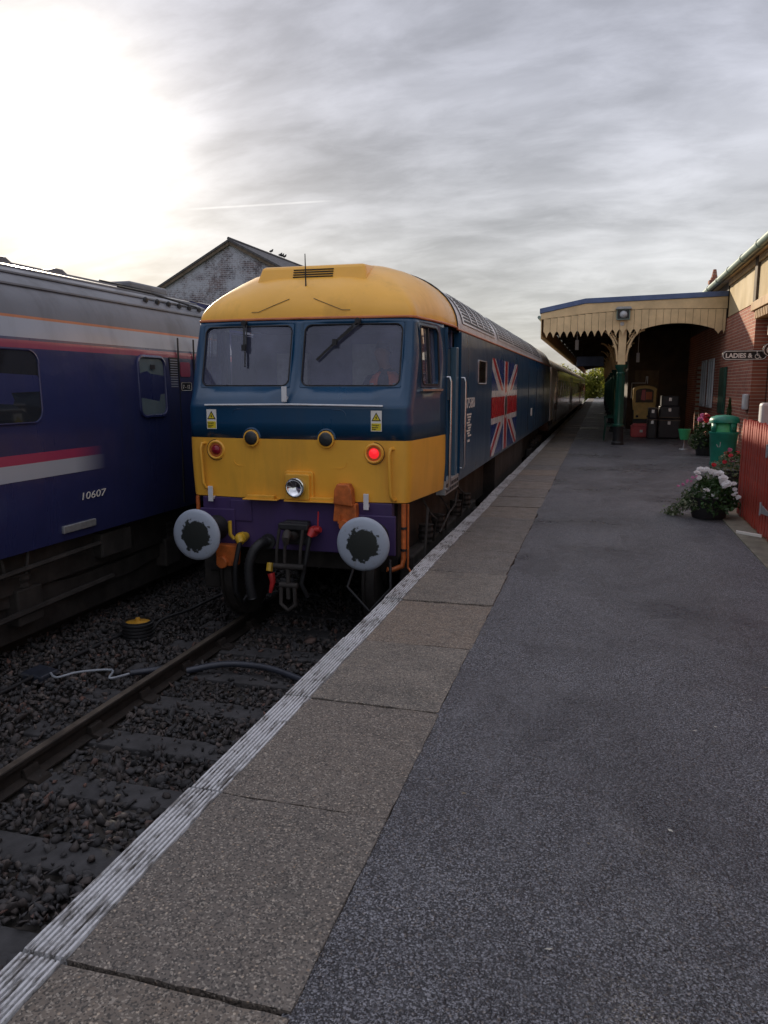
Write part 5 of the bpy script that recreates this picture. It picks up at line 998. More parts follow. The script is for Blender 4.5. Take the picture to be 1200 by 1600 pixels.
# ------------------------------------------------------------------ coaches
def coach_shell(cx, w_, z0, zc, top, n=14):
    """half profile (x, z) from the sole bar up over the roof"""
    pr = [(w_ - 0.06, z0), (w_ - 0.02, z0 + 0.25), (w_, z0 + 0.7), (w_, z0 + 1.2)]
    return pr
# left coach
LX, LW = TC2, 1.37
coach = empty('passenger_coach', (LX, 0, RAILZ), 'dark blue passenger coach with pink and white stripes on the left track', 'coach'); ORG[coach.name] = (LX, 0, RAILZ)
def lx(z): return LW - float(np.interp(z, [0.08, 0.4, 0.9, 1.6, 2.0, 2.25], [0.05, 0.015, 0.0, 0.0, 0.02, 0.07]))
def band(name, mat, z0, z1, y0, y1, sg=1, off=0.0, seg=4, parent=None):
    m = MB(); zs = np.linspace(z0, z1, seg + 1); m.grid([[(LX + sg * (lx(z) + off), y, z) for z in zs] for y in (y0, (y0 + y1) / 2, y1)]); return m.build(name, mat, parent or coach, smooth=60)
CY0, CY1 = -12.5, 10.15
for sg in (1, -1):
    band('lower_body', 'coach_blue', 0.08, 1.945, CY0, CY1, sg, seg=12); band('pink_band', 'coach_pink', 1.945, 2.015, CY0, CY1, sg); band('dark_band', 'coach_blue', 2.015, 2.04, CY0, CY1, sg); band('pale_band', 'coach_white', 2.04, 2.215, CY0, CY1, sg); band('orange_line', 'coach_orange', 2.215, 2.24, CY0, CY1, sg)
RP = [(lx(2.24), 2.24), (1.28, 2.34), (1.22, 2.45), (1.10, 2.58), (0.92, 2.70), (0.68, 2.80), (0.40, 2.87), (0, 2.90)]
RPf = RP + [(-x, z) for x, z in RP[::-1][1:]]
m = MB(); m.grid([[(LX + x, y, z) for x, z in RPf] for y in np.linspace(CY0, CY1, 6)]); rf = m.build('roof', 'coach_roof', coach, smooth=30)
for x, z in ((1.16, 2.53), (0.99, 2.665), (0.80, 2.755), (0.58, 2.83), (0.35, 2.882)):
    m = MB(); m.tube([(LX + x, CY0, z), (LX + x, CY1, z)], 0.014, 5); m.build('roof_rib', 'coach_roof', rf)
m = MB(); m.prism([(LX + x, z) for x, z in RPf] + [(LX - 1.3, 0.08), (LX + 1.3, 0.08)], 'Y', CY1 - 0.02, CY1 - 0.001); m.build('end_wall', 'coach_blue', coach)
def coach_win(name, y0, y1, z0, z1, mat, r, rim='coach_blue', rimr=0.014):
    P = lambda y, z, d: (LX + lx(z) + d, y, z)
    pts = rrect(y0, y1, z0, z1, r, 6); m = MB(); m.v = [P(a, b, 0.004) for a, b in pts] ; m.f = [tuple(range(len(pts)))]; m.m = [0]; wn = m.build(name, mat, coach)
    m = MB(); m.tube([P(a, b, 0.006) for a, b in pts + pts[:1]], rimr, 6, caps=False); m.build('frame', rim, wn, smooth=60); return wn
coach_win('window', 4.70, 6.13, 1.27, 1.93, 'glass_dark', 0.12, 'coach_blue', 0.010); coach_win('window', 2.3, 3.8, 1.27, 1.93, 'glass_dark', 0.12, 'coach_blue', 0.010)
w2 = coach_win('window', 7.74, 8.30, 1.26, 1.94, 'glass_frost', 0.10, 'coach_blue', 0.022)
m = MB(); m.box(LX + LW + 0.005, LX + LW + 0.009, 7.98, 8.08, 1.80, 1.85); m.build('window_label', 'trunk', w2)
gv = MB(); gv.box(LX + lx(1.8) - 0.01, LX + lx(1.8) + 0.004, 8.42, 8.60, 1.58, 1.95); gvo = gv.build('ventilator', 'black', coach)
for k in range(12):
    m = MB(); m.box(LX + lx(1.8) + 0.0, LX + lx(1.8) + 0.016, 8.435, 8.585, 1.595 + k * 0.029, 1.607 + k * 0.029); m.build('louvre', 'coach_white' if k % 1 == 0 else 'galv', gvo)
sg_ = MB(); sg_.box(LX + LW + 0.001, LX + LW + 0.004, 8.66, 8.92, 1.545, 1.655); so_ = sg_.build('berth_plate', 'sign_black', coach)
pts = rrect(8.67, 8.91, 1.553, 1.647, 0.01, 2); m = MB(); m.tube([(LX + LW + 0.005, a, b) for a, b in pts + pts[:1]], 0.003, 4); m.build('plate_border', 'sign_white', so_)
put_text('lettering', so_, 'sign_white', '7 - 12', (LX + LW + 0.0055, 8.70, 1.575), (0, 1, 0), (0, 0, 1), 0.065, width=0.17)
m = MB(); m.prism(rrect(8.66, 8.90, 1.72, 1.90, 0.03, 3), 'X', LX + LW - 0.005, LX + LW + 0.002); m.build('red_label', 'coach_pink', coach)
for y_ in (8.62, 9.0, 9.78):
    m = MB(); m.box(LX + LW - 0.01, LX + LW + 0.004, y_, y_ + 0.018, 0.15, 2.19); m.build('door_seam', 'black', coach)
dw = coach_win('door_window', 9.1, 9.66, 1.25, 2.0, 'glass_dark', 0.06)
put_text('number_lettering', coach, 'sign_white', '10607', (LX + LW + 0.001, 6.63, 0.46), (0, 1, 0), (0, 0, 1), 0.105, width=0.40, shear=0.15)
m = MB(); m.box(LX + lx(0.22) - 0.01, LX + lx(0.22) + 0.025, 6.34, 6.85, 0.16, 0.235); fp = m.build('foot_step', 'galv', coach, bevel=0.008)
m = MB(); m.grid([[(LX + lx(z) + 0.003, y, z) for z in (0.90, 0.99)] for y in (-4, 6.0, 7.05)]); m.build('pink_stripe', 'stripe_pink', coach)
m = MB(); m.grid([[(LX + lx(z) + 0.003, y, z) for z in (0.75, 0.9)] for y in (-4, 6.0, 7.1)]); m.build('white_stripe', 'stripe_white', coach)
# roof fittings
m = MB()
for k in range(2):
    m.tube([(LX + 0.85 - 0.45 * k, 8.2 + 0.3 * k, 2.77 + 0.12 * k), (LX + 0.98 - 0.45 * k, 8.7 + 0.3 * k, 2.74 + 0.12 * k), (LX + 1.06 - 0.4 * k, 9.7 + 0.2 * k, 2.66 + 0.12 * k)], 0.014, 6)
m.build('roof_conduit', 'black', rf)
m = MB(); m.box(LX - 0.4, LX + 0.5, 9.0, 9.9, 2.85, 2.95); m.build('roof_hatch', 'coach_roof', rf, bevel=0.03)
for k in range(6): m = MB(); m.lathe([(0.03, 0), (0.03, 0.04), (0.01, 0.06)], (LX + 1.06, 8.45 + k * 0.26, 2.61), 8); m.build('roof_bolt', 'black', rf)
for k, yy in enumerate((6.2, 7.0, 7.9)):
    m = MB(); m.prism([(yy - 0.28, 2.885), (yy - 0.05, 2.95), (yy + 0.05, 2.95), (yy + 0.18, 2.885)], 'X', LX - 0.3, LX + 0.3); m.build('roof_vent', 'coach_roof', rf, bevel=0.01)
# underframe
m = MB(); m.box(LX - 1.15, LX + 1.15, CY0 + 1, CY1 - 0.1, -0.35, 0.078); m.box(LX - 1.1, LX + 1.05, 5.2, 9.6, -0.84, -0.35); m.box(LX + 0.3, LX + 1.28, 1.5, 4.3, -0.55, -0.02); m.box(LX + 0.4, LX + 1.27, 7.05, 7.6, -0.25, 0.02); m.build('underframe', 'under', coach, bevel=0.02)  # deep lower box added to block sun leaking under the coach
m = MB(); m.tube([(LX + 1.28, 4.6, -0.25), (LX + 1.28, 5.4, -0.10), (LX + 1.28, 7.0, -0.06)], 0.025, 6); m.tube([(LX + 1.25, 5.6, 0.06), (LX + 1.27, 5.62, -0.12), (LX + 1.25, 5.9, -0.15), (LX + 1.25, 5.95, 0.06)], 0.018, 6); m.tube([(LX + 1.2, 5.0, -0.55), (LX + 1.2, 7.3, -0.50)], 0.03, 6); m.build('pipework', 'under', coach)
for yc_ in (7.3, -9):
    for sg in (1, -1):
        m = MB(); m.prism([(yc_ - 1.8, -0.45), (yc_ - 0.5, -0.60), (yc_ + 0.5, -0.60), (yc_ + 1.8, -0.45), (yc_ + 1.8, -0.28), (yc_ + 0.5, -0.40), (yc_ - 0.5, -0.40), (yc_ - 1.8, -0.28)], 'X', *sorted((LX + sg * 0.98, LX + sg * 1.10)))
        for dy in (-1.3, 1.3): m.box(*sorted((LX + sg * 1.0, LX + sg * 1.2)), yc_ + dy - 0.17, yc_ + dy + 0.17, -0.66, -0.3); m.lathe([(0.12, -0.1), (0.09, -0.06), (0.12, -0.02), (0.09, 0.02), (0.12, 0.06), (0.09, 0.1)], (LX + sg * 1.08, yc_ + dy, -0.2), 10)
        m.build('bogie_frame', 'under', coach, bevel=0.02)
        for dy in (-1.3, 1.3): m = MB(); m.lathe([(0.45, -0.06), (0.49, -0.055), (0.49, -0.03), (0.455, -0.025), (0.455, 0.06), (0.38, 0.06), (0.36, 0.03), (0.1, 0.03), (0.1, 0.08)], (LX + sg * 0.78, yc_ + dy, RAILZ + 0.455), 26, 'X'); m.build('wheel', 'under', coach, smooth=40)
# next blue coach beyond
c2 = empty('passenger_coach', (LX, 21, RAILZ), 'second dark blue coach mostly hidden behind the locomotive', 'coach')
m = MB(); pr2 = [(lx(z), z) for z in (0.08, 0.4, 0.9, 1.6, 2.0, 2.22)] + RP; pf = pr2 + [(-x, z) for x, z in pr2[::-1][1:]]
m.grid([[(LX + x, y, z) for x, z in pf] for y in (10.75, 33)]); m.f += [tuple(range(len(pf)))]; m.m += [0]; m.build('body', 'coach_blue', c2, smooth=30)
m = MB(); m.grid([[(LX + x, y, z + 0.006) for x, z in RPf[1:-1]] for y in (10.75, 33)]); m.build('roof', 'coach_roof', c2, smooth=30)
m = MB(); m.box(LX - 1.1, LX + 1.1, 10.9, 32, -0.5, 0.07); m.box(LX - 0.9, LX + 0.9, 11.2, 14.5, -0.88, -0.5)  # second, lower box added to keep sun off the ground beneath
m.build('underframe', 'under', c2)
m = MB(); m.tube([(LX - 0.45, 10.13, 1.4), (LX - 0.45, 10.77, 1.4)], 0.3, 12); m.box(LX - 0.45, LX + 0.45, 10.14, 10.76, 0.2, 2.3); m.build('gangway', 'black', c2)

# coaches behind the locomotive
TX = -2.96
def trail_coach(y0, y1, label, first):
    root = empty('passenger_coach', (TX, (y0 + y1) / 2, RAILZ), label, 'coach', 'coaches coupled behind the locomotive')
    for sg in (1, -1):
        m = MB(); m.grid([[(TX + sg * (1.34 - 0.05 * (max(0, 0.5 - z)) - 0.10 * max(0, z - 1.9)), y, z) for z in (0.12, 0.3, 0.6, 0.88)] for y in (y0, y1)]); m.build('lower_side', 'coach_grey', root, smooth=60)
        m = MB(); m.grid([[(TX + sg * (1.34 - 0.10 * max(0, z - 1.9)), y, z) for z in (0.88, 1.2, 1.9, 2.26)] for y in (y0, y1)]); m.build('upper_side', 'coach_brown', root, smooth=60)
    rp = [(1.305, 2.26), (1.27, 2.36), (1.16, 2.50), (0.95, 2.66), (0.6, 2.80), (0, 2.88)]; rp = rp + [(-x, z) for x, z in rp[::-1][1:]]
    m = MB(); m.grid([[(TX + x, y, z) for x, z in rp] for y in (y0, y1)]); m.build('roof', 'coach_cream_roof', root, smooth=60)
    m = MB()
    for yy in (y0, y1 - 0.02): m.prism([(TX + x, z) for x, z in rp] + [(TX - 1.3, 0.12), (TX + 1.3, 0.12)], 'Y', yy, yy + 0.02)
    m.build('end_wall', 'coach_brown', root)
    n = 8
    for k in range(2 if first else 0, n):
        ya_ = y0 + 1.6 + k * (y1 - y0 - 3.2) / n; m = MB(); m.box(TX + 1.335, TX + 1.346, ya_, ya_ + 1.5, 1.15, 1.85); wn = m.build('window', 'glass_dark', root)
        m = MB(); pp = rrect(ya_, ya_ + 1.5, 1.15, 1.85, 0.08, 3); m.tube([(TX + 1.347, a, b) for a, b in pp + pp[:1]], 0.012, 5, caps=False); m.build('frame', 'steel', wn)
    for yy in ((y0 + 4.2 if first else y0 + 0.55), y1 - 1.25):
        m = MB(); m.box(TX + 1.33, TX + 1.352, yy, yy + 0.7, 0.25, 2.12); dd = m.build('door', 'coach_brown', root, bevel=0.008)
        m = MB(); m.box(TX + 1.35, TX + 1.357, yy + 0.13, yy + 0.57, 1.2, 1.95); m.build('door_window', 'glass_dark', dd)
        m = MB(); m.tube([(TX + 1.37, yy - 0.08, 0.7), (TX + 1.37, yy - 0.08, 1.6)], 0.014, 6); m.build('handrail', 'steel', dd)
    m = MB(); m.box(TX - 1.1, TX + 1.1, y0 + 0.4, y1 - 0.4, -0.45, 0.115)
    for yc_ in (y0 + 3, y1 - 3): m.box(TX - 1.15, TX + 1.15, yc_ - 1.6, yc_ + 1.6, -0.65, -0.2)
    m.build('underframe', 'under', root)
    m = MB(); m.box(TX - 0.5, TX + 0.5, y0 - 0.28, y0, 0.2, 2.2); m.build('gangway', 'black', root)
    if first:
        m = MB(); m.prism([(y0 + 0.01, 0.45), (y0 + 1.5, 0.45), (y0 + 1.9, 1.3), (y0 + 3.2, 1.9), (y0 + 3.9, 2.24), (y0 + 0.01, 2.24)], 'X', TX + 1.26, TX + 1.365); cpn = m.build('corner_panel', 'white', root, bevel=0.01); cpn['label'] = 'pale tapered end panel'
        m = MB(); m.box(TX + 1.34, TX + 1.375, y0 + 0.06, y0 + 0.9, 0.28, 0.44); m.build('corner_plate', 'black', root)
trail_coach(26.75, 46.6, 'nearest brown and grey coach behind the locomotive with a pale end panel', True); trail_coach(47.1, 67.0, 'middle brown coach of the train behind the locomotive', False); trail_coach(67.5, 87.4, 'farthest brown coach at the tail of the train', False)

# ------------------------------------------------------------------ brick shed
def shed():
    th = R(-1); ap = Vector((-26.78, 53.69, 12.32)); d = Vector((math.cos(th), math.sin(th), 0)); nrm = Vector((-d.y, d.x, 0)); tp = math.tan(R(27.2)); hwid_ = 10.5
    root = empty('brick_shed', (ap.x, ap.y, -1.5), 'tall weathered brick shed with a slate gable roof beyond the coaches', 'building')
    root.rotation_euler = (0, 0, th); ORG[root.name] = (0, 0, 0)
    # local frame: x along the gable, y into depth, z up
    ez = ap.z - hwid_ * tp; z0 = 0.0; A = ap.z + 1.5; E_ = ez + 1.5
    m = MB(); m.prism([(-hwid_ + 0.3, z0), (hwid_ - 0.3, z0), (hwid_ - 0.3, E_ + 0.3 * tp - 0.25), (0, A - 0.28), (-hwid_ + 0.3, E_ + 0.3 * tp - 0.25)], 'Y', 0.25, 0.6); m.build('gable_wall', 'brick_shed', root)
    m = MB(); [m.box(*sorted((s_ * (hwid_ - 0.3), s_ * (hwid_ - 0.65))), 0.6, 30, z0, E_) for s_ in (-1, 1)]; m.build('side_wall', 'brick_shed', root)
    for s_ in (-1, 1):
        m = MB(); m.prism([(0, A), (s_ * hwid_, E_), (s_ * hwid_, E_ - 0.16), (0, A - 0.16)], 'Y', 0.0, 30); rf_ = m.build('roof', 'roof_tile', root)
        m = MB(); m.prism([(s_ * 0.02, A - 0.162), (s_ * hwid_, E_ - 0.162), (s_ * hwid_, E_ - 0.42), (s_ * 0.02, A - 0.42)], 'Y', 0.05, 0.12); m.build('barge_board', 'timber', rf_)
    m = MB(); m.tube([(0, -0.02, A + 0.02), (0, 30, A + 0.02)], 0.12, 8); m.build('ridge', 'roof_tile', root)
    # pigeons on the right slope
    Rz = root.rotation_euler.to_matrix()
    for k, y_ in enumerate((7.4, 9.2, 9.6, 10.1)):
        p = Vector((ap.x, ap.y, -1.5)) + Rz @ Vector((0.0, y_, A + 0.13))
        m = MB(); m.tube([(p.x - 0.17, p.y, p.z + 0.16), (p.x - 0.05, p.y, p.z + 0.16), (p.x + 0.10, p.y, p.z + 0.20), (p.x + 0.15, p.y, p.z + 0.30), (p.x + 0.21, p.y, p.z + 0.31)], [0.02, 0.09, 0.09, 0.05, 0.015], 8); m.tube([(p.x, p.y, p.z), (p.x, p.y, p.z + 0.12)], 0.015, 5)
        b_ = m.build('pigeon', 'bird', None, smooth=60); tag(b_, ('lone pigeon perched on the shed ridge', 'first pigeon of the trio on the shed ridge', 'middle pigeon of the trio on the shed ridge', 'last pigeon of the trio on the shed ridge')[k], 'pigeon', 'pigeons on the shed ridge')
shed()

# ------------------------------------------------------------------ red fence
fen = empty('picket_fence', (1.72, 8, 0), 'rust red picket fence along the right of the platform', 'fence')
FXX = 1.74; p0 = None; y = 10.42; k = 0
while y > 3.2:
    wd = 0.094; h_ = 1.21
    if p0 is None:
        m = MB(); m.prism([(y - wd, 0.03), (y, 0.03), (y, h_ - 0.09), (y - wd / 2, h_), (y - wd, h_ - 0.09)], 'X', FXX - 0.016, FXX + 0.012); p0 = m.build('picket', 'fence_red', fen, bevel=0.004); yb0 = y
    else: mcopy(p0, (random.uniform(-0.004, 0.004), y - yb0, random.uniform(-0.012, 0.012)), fen)
    y -= 0.132; k += 1
for z_ in (0.30, 0.95): m = MB(); m.box(FXX + 0.013, FXX + 0.06, 3.2, 10.40, z_ - 0.05, z_ + 0.05); m.build('rail', 'fence_red', fen, bevel=0.005)
for y_ in (10.30, 8.55, 6.5, 4.4): m = MB(); m.box(FXX + 0.062, FXX + 0.16, y_ - 0.05, y_ + 0.05, -0.05, 1.15); m.build('post', 'fence_red', fen, bevel=0.006)
for z_, y_ in ((0.93, 8.85), (0.30, 8.95)):
    m = MB(); m.prism([(y_, z_ + 0.05), (y_ - 0.45, z_ + 0.012), (y_ - 0.45, z_ - 0.012), (y_, z_ - 0.05)], 'X', FXX - 0.020, FXX - 0.0125); m.tube([(FXX - 0.02, y_ + 0.01, z_ - 0.07), (FXX - 0.02, y_ + 0.01, z_ + 0.07)], 0.014, 8); m.build('strap_hinge', 'galv', fen)
m = MB(); m.add([(1.52, 9.05, 0.016), (1.60, 9.12, 0.016), (1.76, 8.95, 0.016), (1.70, 8.88, 0.016)], [(0, 1, 2, 3)]); m.prism([(1.50, 9.0), (1.72, 8.80), (1.73, 8.84), (1.51, 9.04)], 'Z', 0.014, 0.04); sp_ = m.build('wood_offcut', 'sign_white', None); tag(sp_, 'pale wood offcut lying on the edging strip by the fence', 'offcut')

# ------------------------------------------------------------------ fallen petals, leaves and grit
n_ = 170; xq = np.concatenate([rng.normal(1.15, 0.35, 60), rng.uniform(-0.65, 1.6, 110)]); yq = np.concatenate([rng.normal(9.6, 0.6, 60), 2.0 + 16 * rng.uniform(0, 1, 110)]); xq = np.minimum(xq, 1.48)
V, F = leaves(np.stack([xq, yq, np.full(n_, 0.006)], 1), 0.022); V[:, 2] = 0.004 + np.abs(V[:, 2] - 0.006) * 0.35
tag(mesh_np('leaf_litter', V, F, 'litter'), 'tiny fallen petals and leaves scattered on the asphalt', 'litter', kind='stuff')

# ------------------------------------------------------------------ bin
bx, by = 2.46, 16.95
bn = empty('litter_bin', (bx, by, 0), 'tall green litter bin with a domed hood beside the fence', 'bin')
m = MB(); m.lathe([(0.22, 0.0), (0.235, 0.02), (0.235, 0.07), (0.225, 0.08), (0.27, 0.64), (0.285, 0.66), (0.285, 0.69), (0.25, 0.70)], (bx, by, 0), 32); m.build('body', 'green_bin', bn, smooth=40)
m = MB(); m.lathe([(0.285, 0.88), (0.29, 0.93), (0.26, 0.985), (0.17, 1.02), (0.02, 1.035)], (bx, by, 0), 32); hd = m.build('hood', 'green_bin', bn, smooth=45)
m = MB()
for q in range(4):
    t0 = R(20 + 90 * q); m.grid([[(bx + 0.272 * math.cos(t0 + a), by + 0.272 * math.sin(t0 + a), z) for a in np.linspace(0, R(26), 4)] for z in (0.69, 0.89)])
m.build('pillar', 'green_bin', hd, smooth=60, solid=0.02)
m = MB(); m.lathe([(0.235, 0.69), (0.22, 0.86), (0.20, 0.88)], (bx, by, 0), 24); m.build('liner', 'green_flap', bn, smooth=40)
m = MB(); m.tube([(bx - 0.15, by - 0.215, 0.45), (bx - 0.13, by - 0.225, 0.40), (bx - 0.09, by - 0.24, 0.40), (bx - 0.085, by - 0.245, 0.5)], 0.006, 5); m.build('handle', 'dull_white', bn)

# ------------------------------------------------------------------ flower tubs
def flower(c, r, mat, parent):
    """rosette of cupped petals whose axis leans to the platform side"""
    V = []; F = []; n = 14; c = np.array(c); r = r * 1.15
    ax = np.array([-0.25, -0.8, 0.55]) + rng.normal(0, 0.25, 3); ax /= np.linalg.norm(ax); e1 = np.cross(ax, [0.3, 0.1, 1]); e1 /= np.linalg.norm(e1); e2 = np.cross(ax, e1)
    for k in range(n):
        t = k * 2.4; f = (k + 1) / n; d = math.cos(t) * e1 + math.sin(t) * e2; s_ = -math.sin(t) * e1 + math.cos(t) * e2
        lift = 0.55 * (1 - f) + 0.05; a_ = r * (0.25 + 0.75 * f); wd = r * (0.25 + 0.35 * f); base = c + ax * r * 0.45 * (1 - f)
        b_ = len(V); V += [base, base + d * a_ * 0.65 - s_ * wd + ax * a_ * lift * 0.6, base + d * a_ * 1.0 + ax * a_ * lift, base + d * a_ * 0.65 + s_ * wd + ax * a_ * lift * 0.6]; F.append((b_, b_ + 1, b_ + 2, b_ + 3))
    V = np.array(V) + rng.normal(0, r * 0.04, (len(V), 3)); return mesh_np('flower', V, F, mat, parent)
def tub(x, y, r, h, rad, topz, nleaf, lsize, flowers, label, tubmat='black', trail=None, pale=0.3):
    root = empty('flower_tub', (x, y, 0), label, 'flower tub', 'planted tubs along the platform')
    m = MB(); m.lathe([(r * 0.8, 0.0), (r * 0.9, h * 0.4), (r, h), (r * 0.93, h), (r * 0.9, h * 0.88)], (x, y, 0), 20); m.build('tub', tubmat, root, smooth=40)
    n = nleaf; d = rng.normal(size=(n, 3)); d /= np.linalg.norm(d, axis=1)[:, None]; d[:, 2] = np.abs(d[:, 2]) * 1.15 - 0.42
    q = rng.uniform(0.45, 1, n)[:, None] ** 0.5
    C = np.array([x, y, h * 0.95]) + d * q * np.array([rad, rad, topz - h])
    C += 0.03 * np.sin(C[:, [1, 2, 0]] * 31)
    if trail is not None:
        k = nleaf // 4; t = rng.uniform(0, 1, k); C2 = np.stack([x + trail[0] * (0.55 + 0.6 * t) + rng.normal(0, 0.05, k), y + trail[1] * (0.55 + 0.6 * t) + rng.normal(0, 0.06, k), np.maximum(0.02, h * (1 - t ** 0.7) + rng.normal(0, 0.035, k))], 1); C = np.concatenate([C, C2])
    npale = int(len(C) * pale); idx = np.argsort(C[:, 0] + rng.normal(0, 0.12, len(C))); V, F = leaves(C[idx[npale:]], lsize); o = mesh_np('foliage', V, F, 'leaf', root); o['kind'] = 'stuff'
    if npale: V, F = leaves(C[idx[:npale]], lsize * 0.8); o = mesh_np('foliage', V, F, 'leaf_pale', root); o['kind'] = 'stuff'
    for (dx, dy, z, fr, mt) in flowers: flower((x + dx, y + dy, z), fr, mt, root)
    return root
fl = []
for dx, z, fr in ((-0.17, 0.55, 0.045), (-0.12, 0.585, 0.05), (-0.06, 0.58, 0.05), (0.0, 0.57, 0.04), (0.045, 0.555, 0.045), (0.09, 0.55, 0.05), (0.125, 0.50, 0.055), (0.15, 0.44, 0.065), (0.12, 0.47, 0.05), (-0.15, 0.50, 0.035), (0.235, 0.45, 0.03), (0.25, 0.38, 0.03), (0.26, 0.34, 0.026), (0.24, 0.31, 0.03), (0.29, 0.29, 0.032), (-0.07, 0.36, 0.04), (-0.09, 0.29, 0.035), (0.0, 0.30, 0.028), (0.06, 0.265, 0.024)):
    fl.append((dx, -0.20 + 0.25 * max(0, z - 0.45) / 0.15 + rng.uniform(-0.03, 0.03), z, fr, 'petal_white'))
for k in range(9): fl.append((-0.36 + 0.025 * k + rng.uniform(-0.02, 0.02), -0.08 + rng.uniform(-0.05, 0.05), 0.40 + 0.013 * k + rng.uniform(-0.02, 0.02), 0.018, 'petal_pink'))
tub(1.36, 10.12, 0.24, 0.26, 0.34, 0.60, 1500, 0.055, fl, 'low black tub overflowing with white flowers at the end of the fence', trail=(-0.40, 0.1))
fl = [(rng.uniform(-0.1, 0.12), rng.uniform(-0.28, -0.05), rng.uniform(0.52, 0.85), 0.03, 'petal_white') for k in range(5)] + [(-0.12 + rng.uniform(-0.09, 0.09), -0.18 + rng.uniform(-0.06, 0.06), 0.88 + rng.uniform(-0.05, 0.07), 0.06, 'petal_red' if k % 2 else 'petal_pink') for k in range(9)]
tub(2.46, 19.5, 0.26, 0.40, 0.40, 0.98, 1100, 0.085, fl, 'tall leafy tub with pink red blooms beyond the green bin', pale=0.12)
fl = [(rng.uniform(-0.3, 0.15), rng.uniform(-0.2, 0.1), rng.uniform(0.42, 0.75), 0.035, ('petal_red', 'petal_pink', 'petal_red')[k % 3]) for k in range(8)]
tub(1.98, 12.6, 0.24, 0.32, 0.36, 0.78, 1100, 0.06, fl, 'tub of variegated leaves and red flowers half hidden behind the fence', pale=0.6)
cn = empty('conifer_plant', (2.72, 18.2, 0), 'small upright green conifer behind the litter bin', 'plant')
nl = 700; t = rng.uniform(0, 1, nl); a = rng.uniform(0, 6.28, nl); rr = 0.15 * (1 - t) * rng.uniform(0.4, 1, nl); V, F = leaves(np.stack([2.72 + rr * np.cos(a), 18.2 + rr * np.sin(a), 0.4 + 0.95 * t], 1), 0.07, 0.4); o = mesh_np('foliage', V, F, 'leaf', cn)
m = MB(); m.lathe([(0.13, 0), (0.17, 0.38), (0.15, 0.38)], (2.72, 18.2, 0), 14); m.build('pot', 'black', cn, smooth=40)

# ------------------------------------------------------------------ things under the canopy
m = MB(); m.prism(rrect(1.00, 1.62, 0.0, 0.34, 0.05, 3), 'Y', 25.9, 26.35); pk = empty('storage_box', (1.3, 26.1, 0), 'pink red plastic box with a hinged lid on the platform beside the column', 'box'); m.build('body', 'pink_box', pk, bevel=0.02)
m = MB(); m.prism(rrect(1.14, 1.48, 0.05, 0.24, 0.03, 2), 'Y', 25.875, 25.90); m.build('front_panel', 'pink_box', pk, bevel=0.006)
m = MB(); m.prism([(0.98, 0.34), (1.64, 0.34), (1.52, 0.43), (1.10, 0.43)], 'Y', 25.88, 26.37); m.build('lid', 'pink_box', pk, bevel=0.015); m = MB(); m.box(1.27, 1.36, 25.868, 25.876, 0.16, 0.24); m.build('sticker', 'sign_white', pk)
kx0, kx1, ky = 1.10, 1.86, 28.0
kk_ = empty('wooden_kiosk', (1.5, ky, 0), 'buff wooden arched cabinet with a red orange panel under the canopy', 'cabinet')
arch = [(kx0 + 0.03, 0.80), (kx1 - 0.03, 0.80), (kx1, 1.05), (kx1, 1.48)] + [((kx0 + kx1) / 2 + 0.40 * math.cos(t), 1.48 + 0.16 * math.sin(t)) for t in np.linspace(0.1, math.pi - 0.1, 9)] + [(kx0, 1.48), (kx0, 1.05)]
m = MB(); m.prism(arch, 'Y', ky + 0.1, ky + 0.5); m.build('case', 'kiosk', kk_, bevel=0.01)
ip = [(kx0 + 0.09, 1.06), (kx1 - 0.09, 1.06), (kx1 - 0.09, 1.44)] + [((kx0 + kx1) / 2 + 0.29 * math.cos(t), 1.44 + 0.10 * math.sin(t)) for t in np.linspace(0.1, math.pi - 0.1, 7)] + [(kx0 + 0.09, 1.44)]
m = MB(); m.prism(ip, 'Y', ky + 0.085, ky + 0.1); m.build('opening', 'timber', kk_); m = MB(); m.prism([(kx0 + 0.26, 1.16), (kx0 + 0.40, 1.13), (kx0 + 0.40, 1.50), (kx0 + 0.29, 1.48)], 'Y', ky + 0.06, ky + 0.084); m.build('red_panel', 'pink_box', kk_); m = MB(); m.box(kx0 + 0.42, kx1 - 0.14, ky + 0.07, ky + 0.083, 1.16, 1.42); m.build('rust_panel', 'red_orange', kk_)
m = MB(); m.box(kx0 + 0.05, kx1 - 0.13, ky + 0.02, ky + 0.06, 0.50, 1.02); fpn = m.build('front_panel', 'kiosk', kk_, bevel=0.01)
for x_ in (kx0 + 0.16, kx1 - 0.24): m = MB(); m.lathe([(0.045, 0), (0.045, 0.02)], (x_, ky - 0.001, 0.59), 10, 'Y'); m.build('knob', 'black', fpn)
m = MB(); m.box(kx0 + 0.05, kx1 - 0.1, ky + 0.1, ky + 0.6, 0.0, 0.80); m.build('plinth', 'trunk', kk_, bevel=0.02)
m = MB(); m.tube([(kx0 - 0.05, ky + 0.3, 1.2), (kx0 - 0.05, ky + 0.3, 1.72), (kx0 + 0.4, ky + 0.3, 1.72), (kx0 + 0.42, ky + 0.3, 1.95), (kx0 + 0.46, ky + 0.3, 1.95), (kx0 + 0.46, ky + 0.3, 1.7)], 0.015, 6); m.build('rail', 'white', kk_)
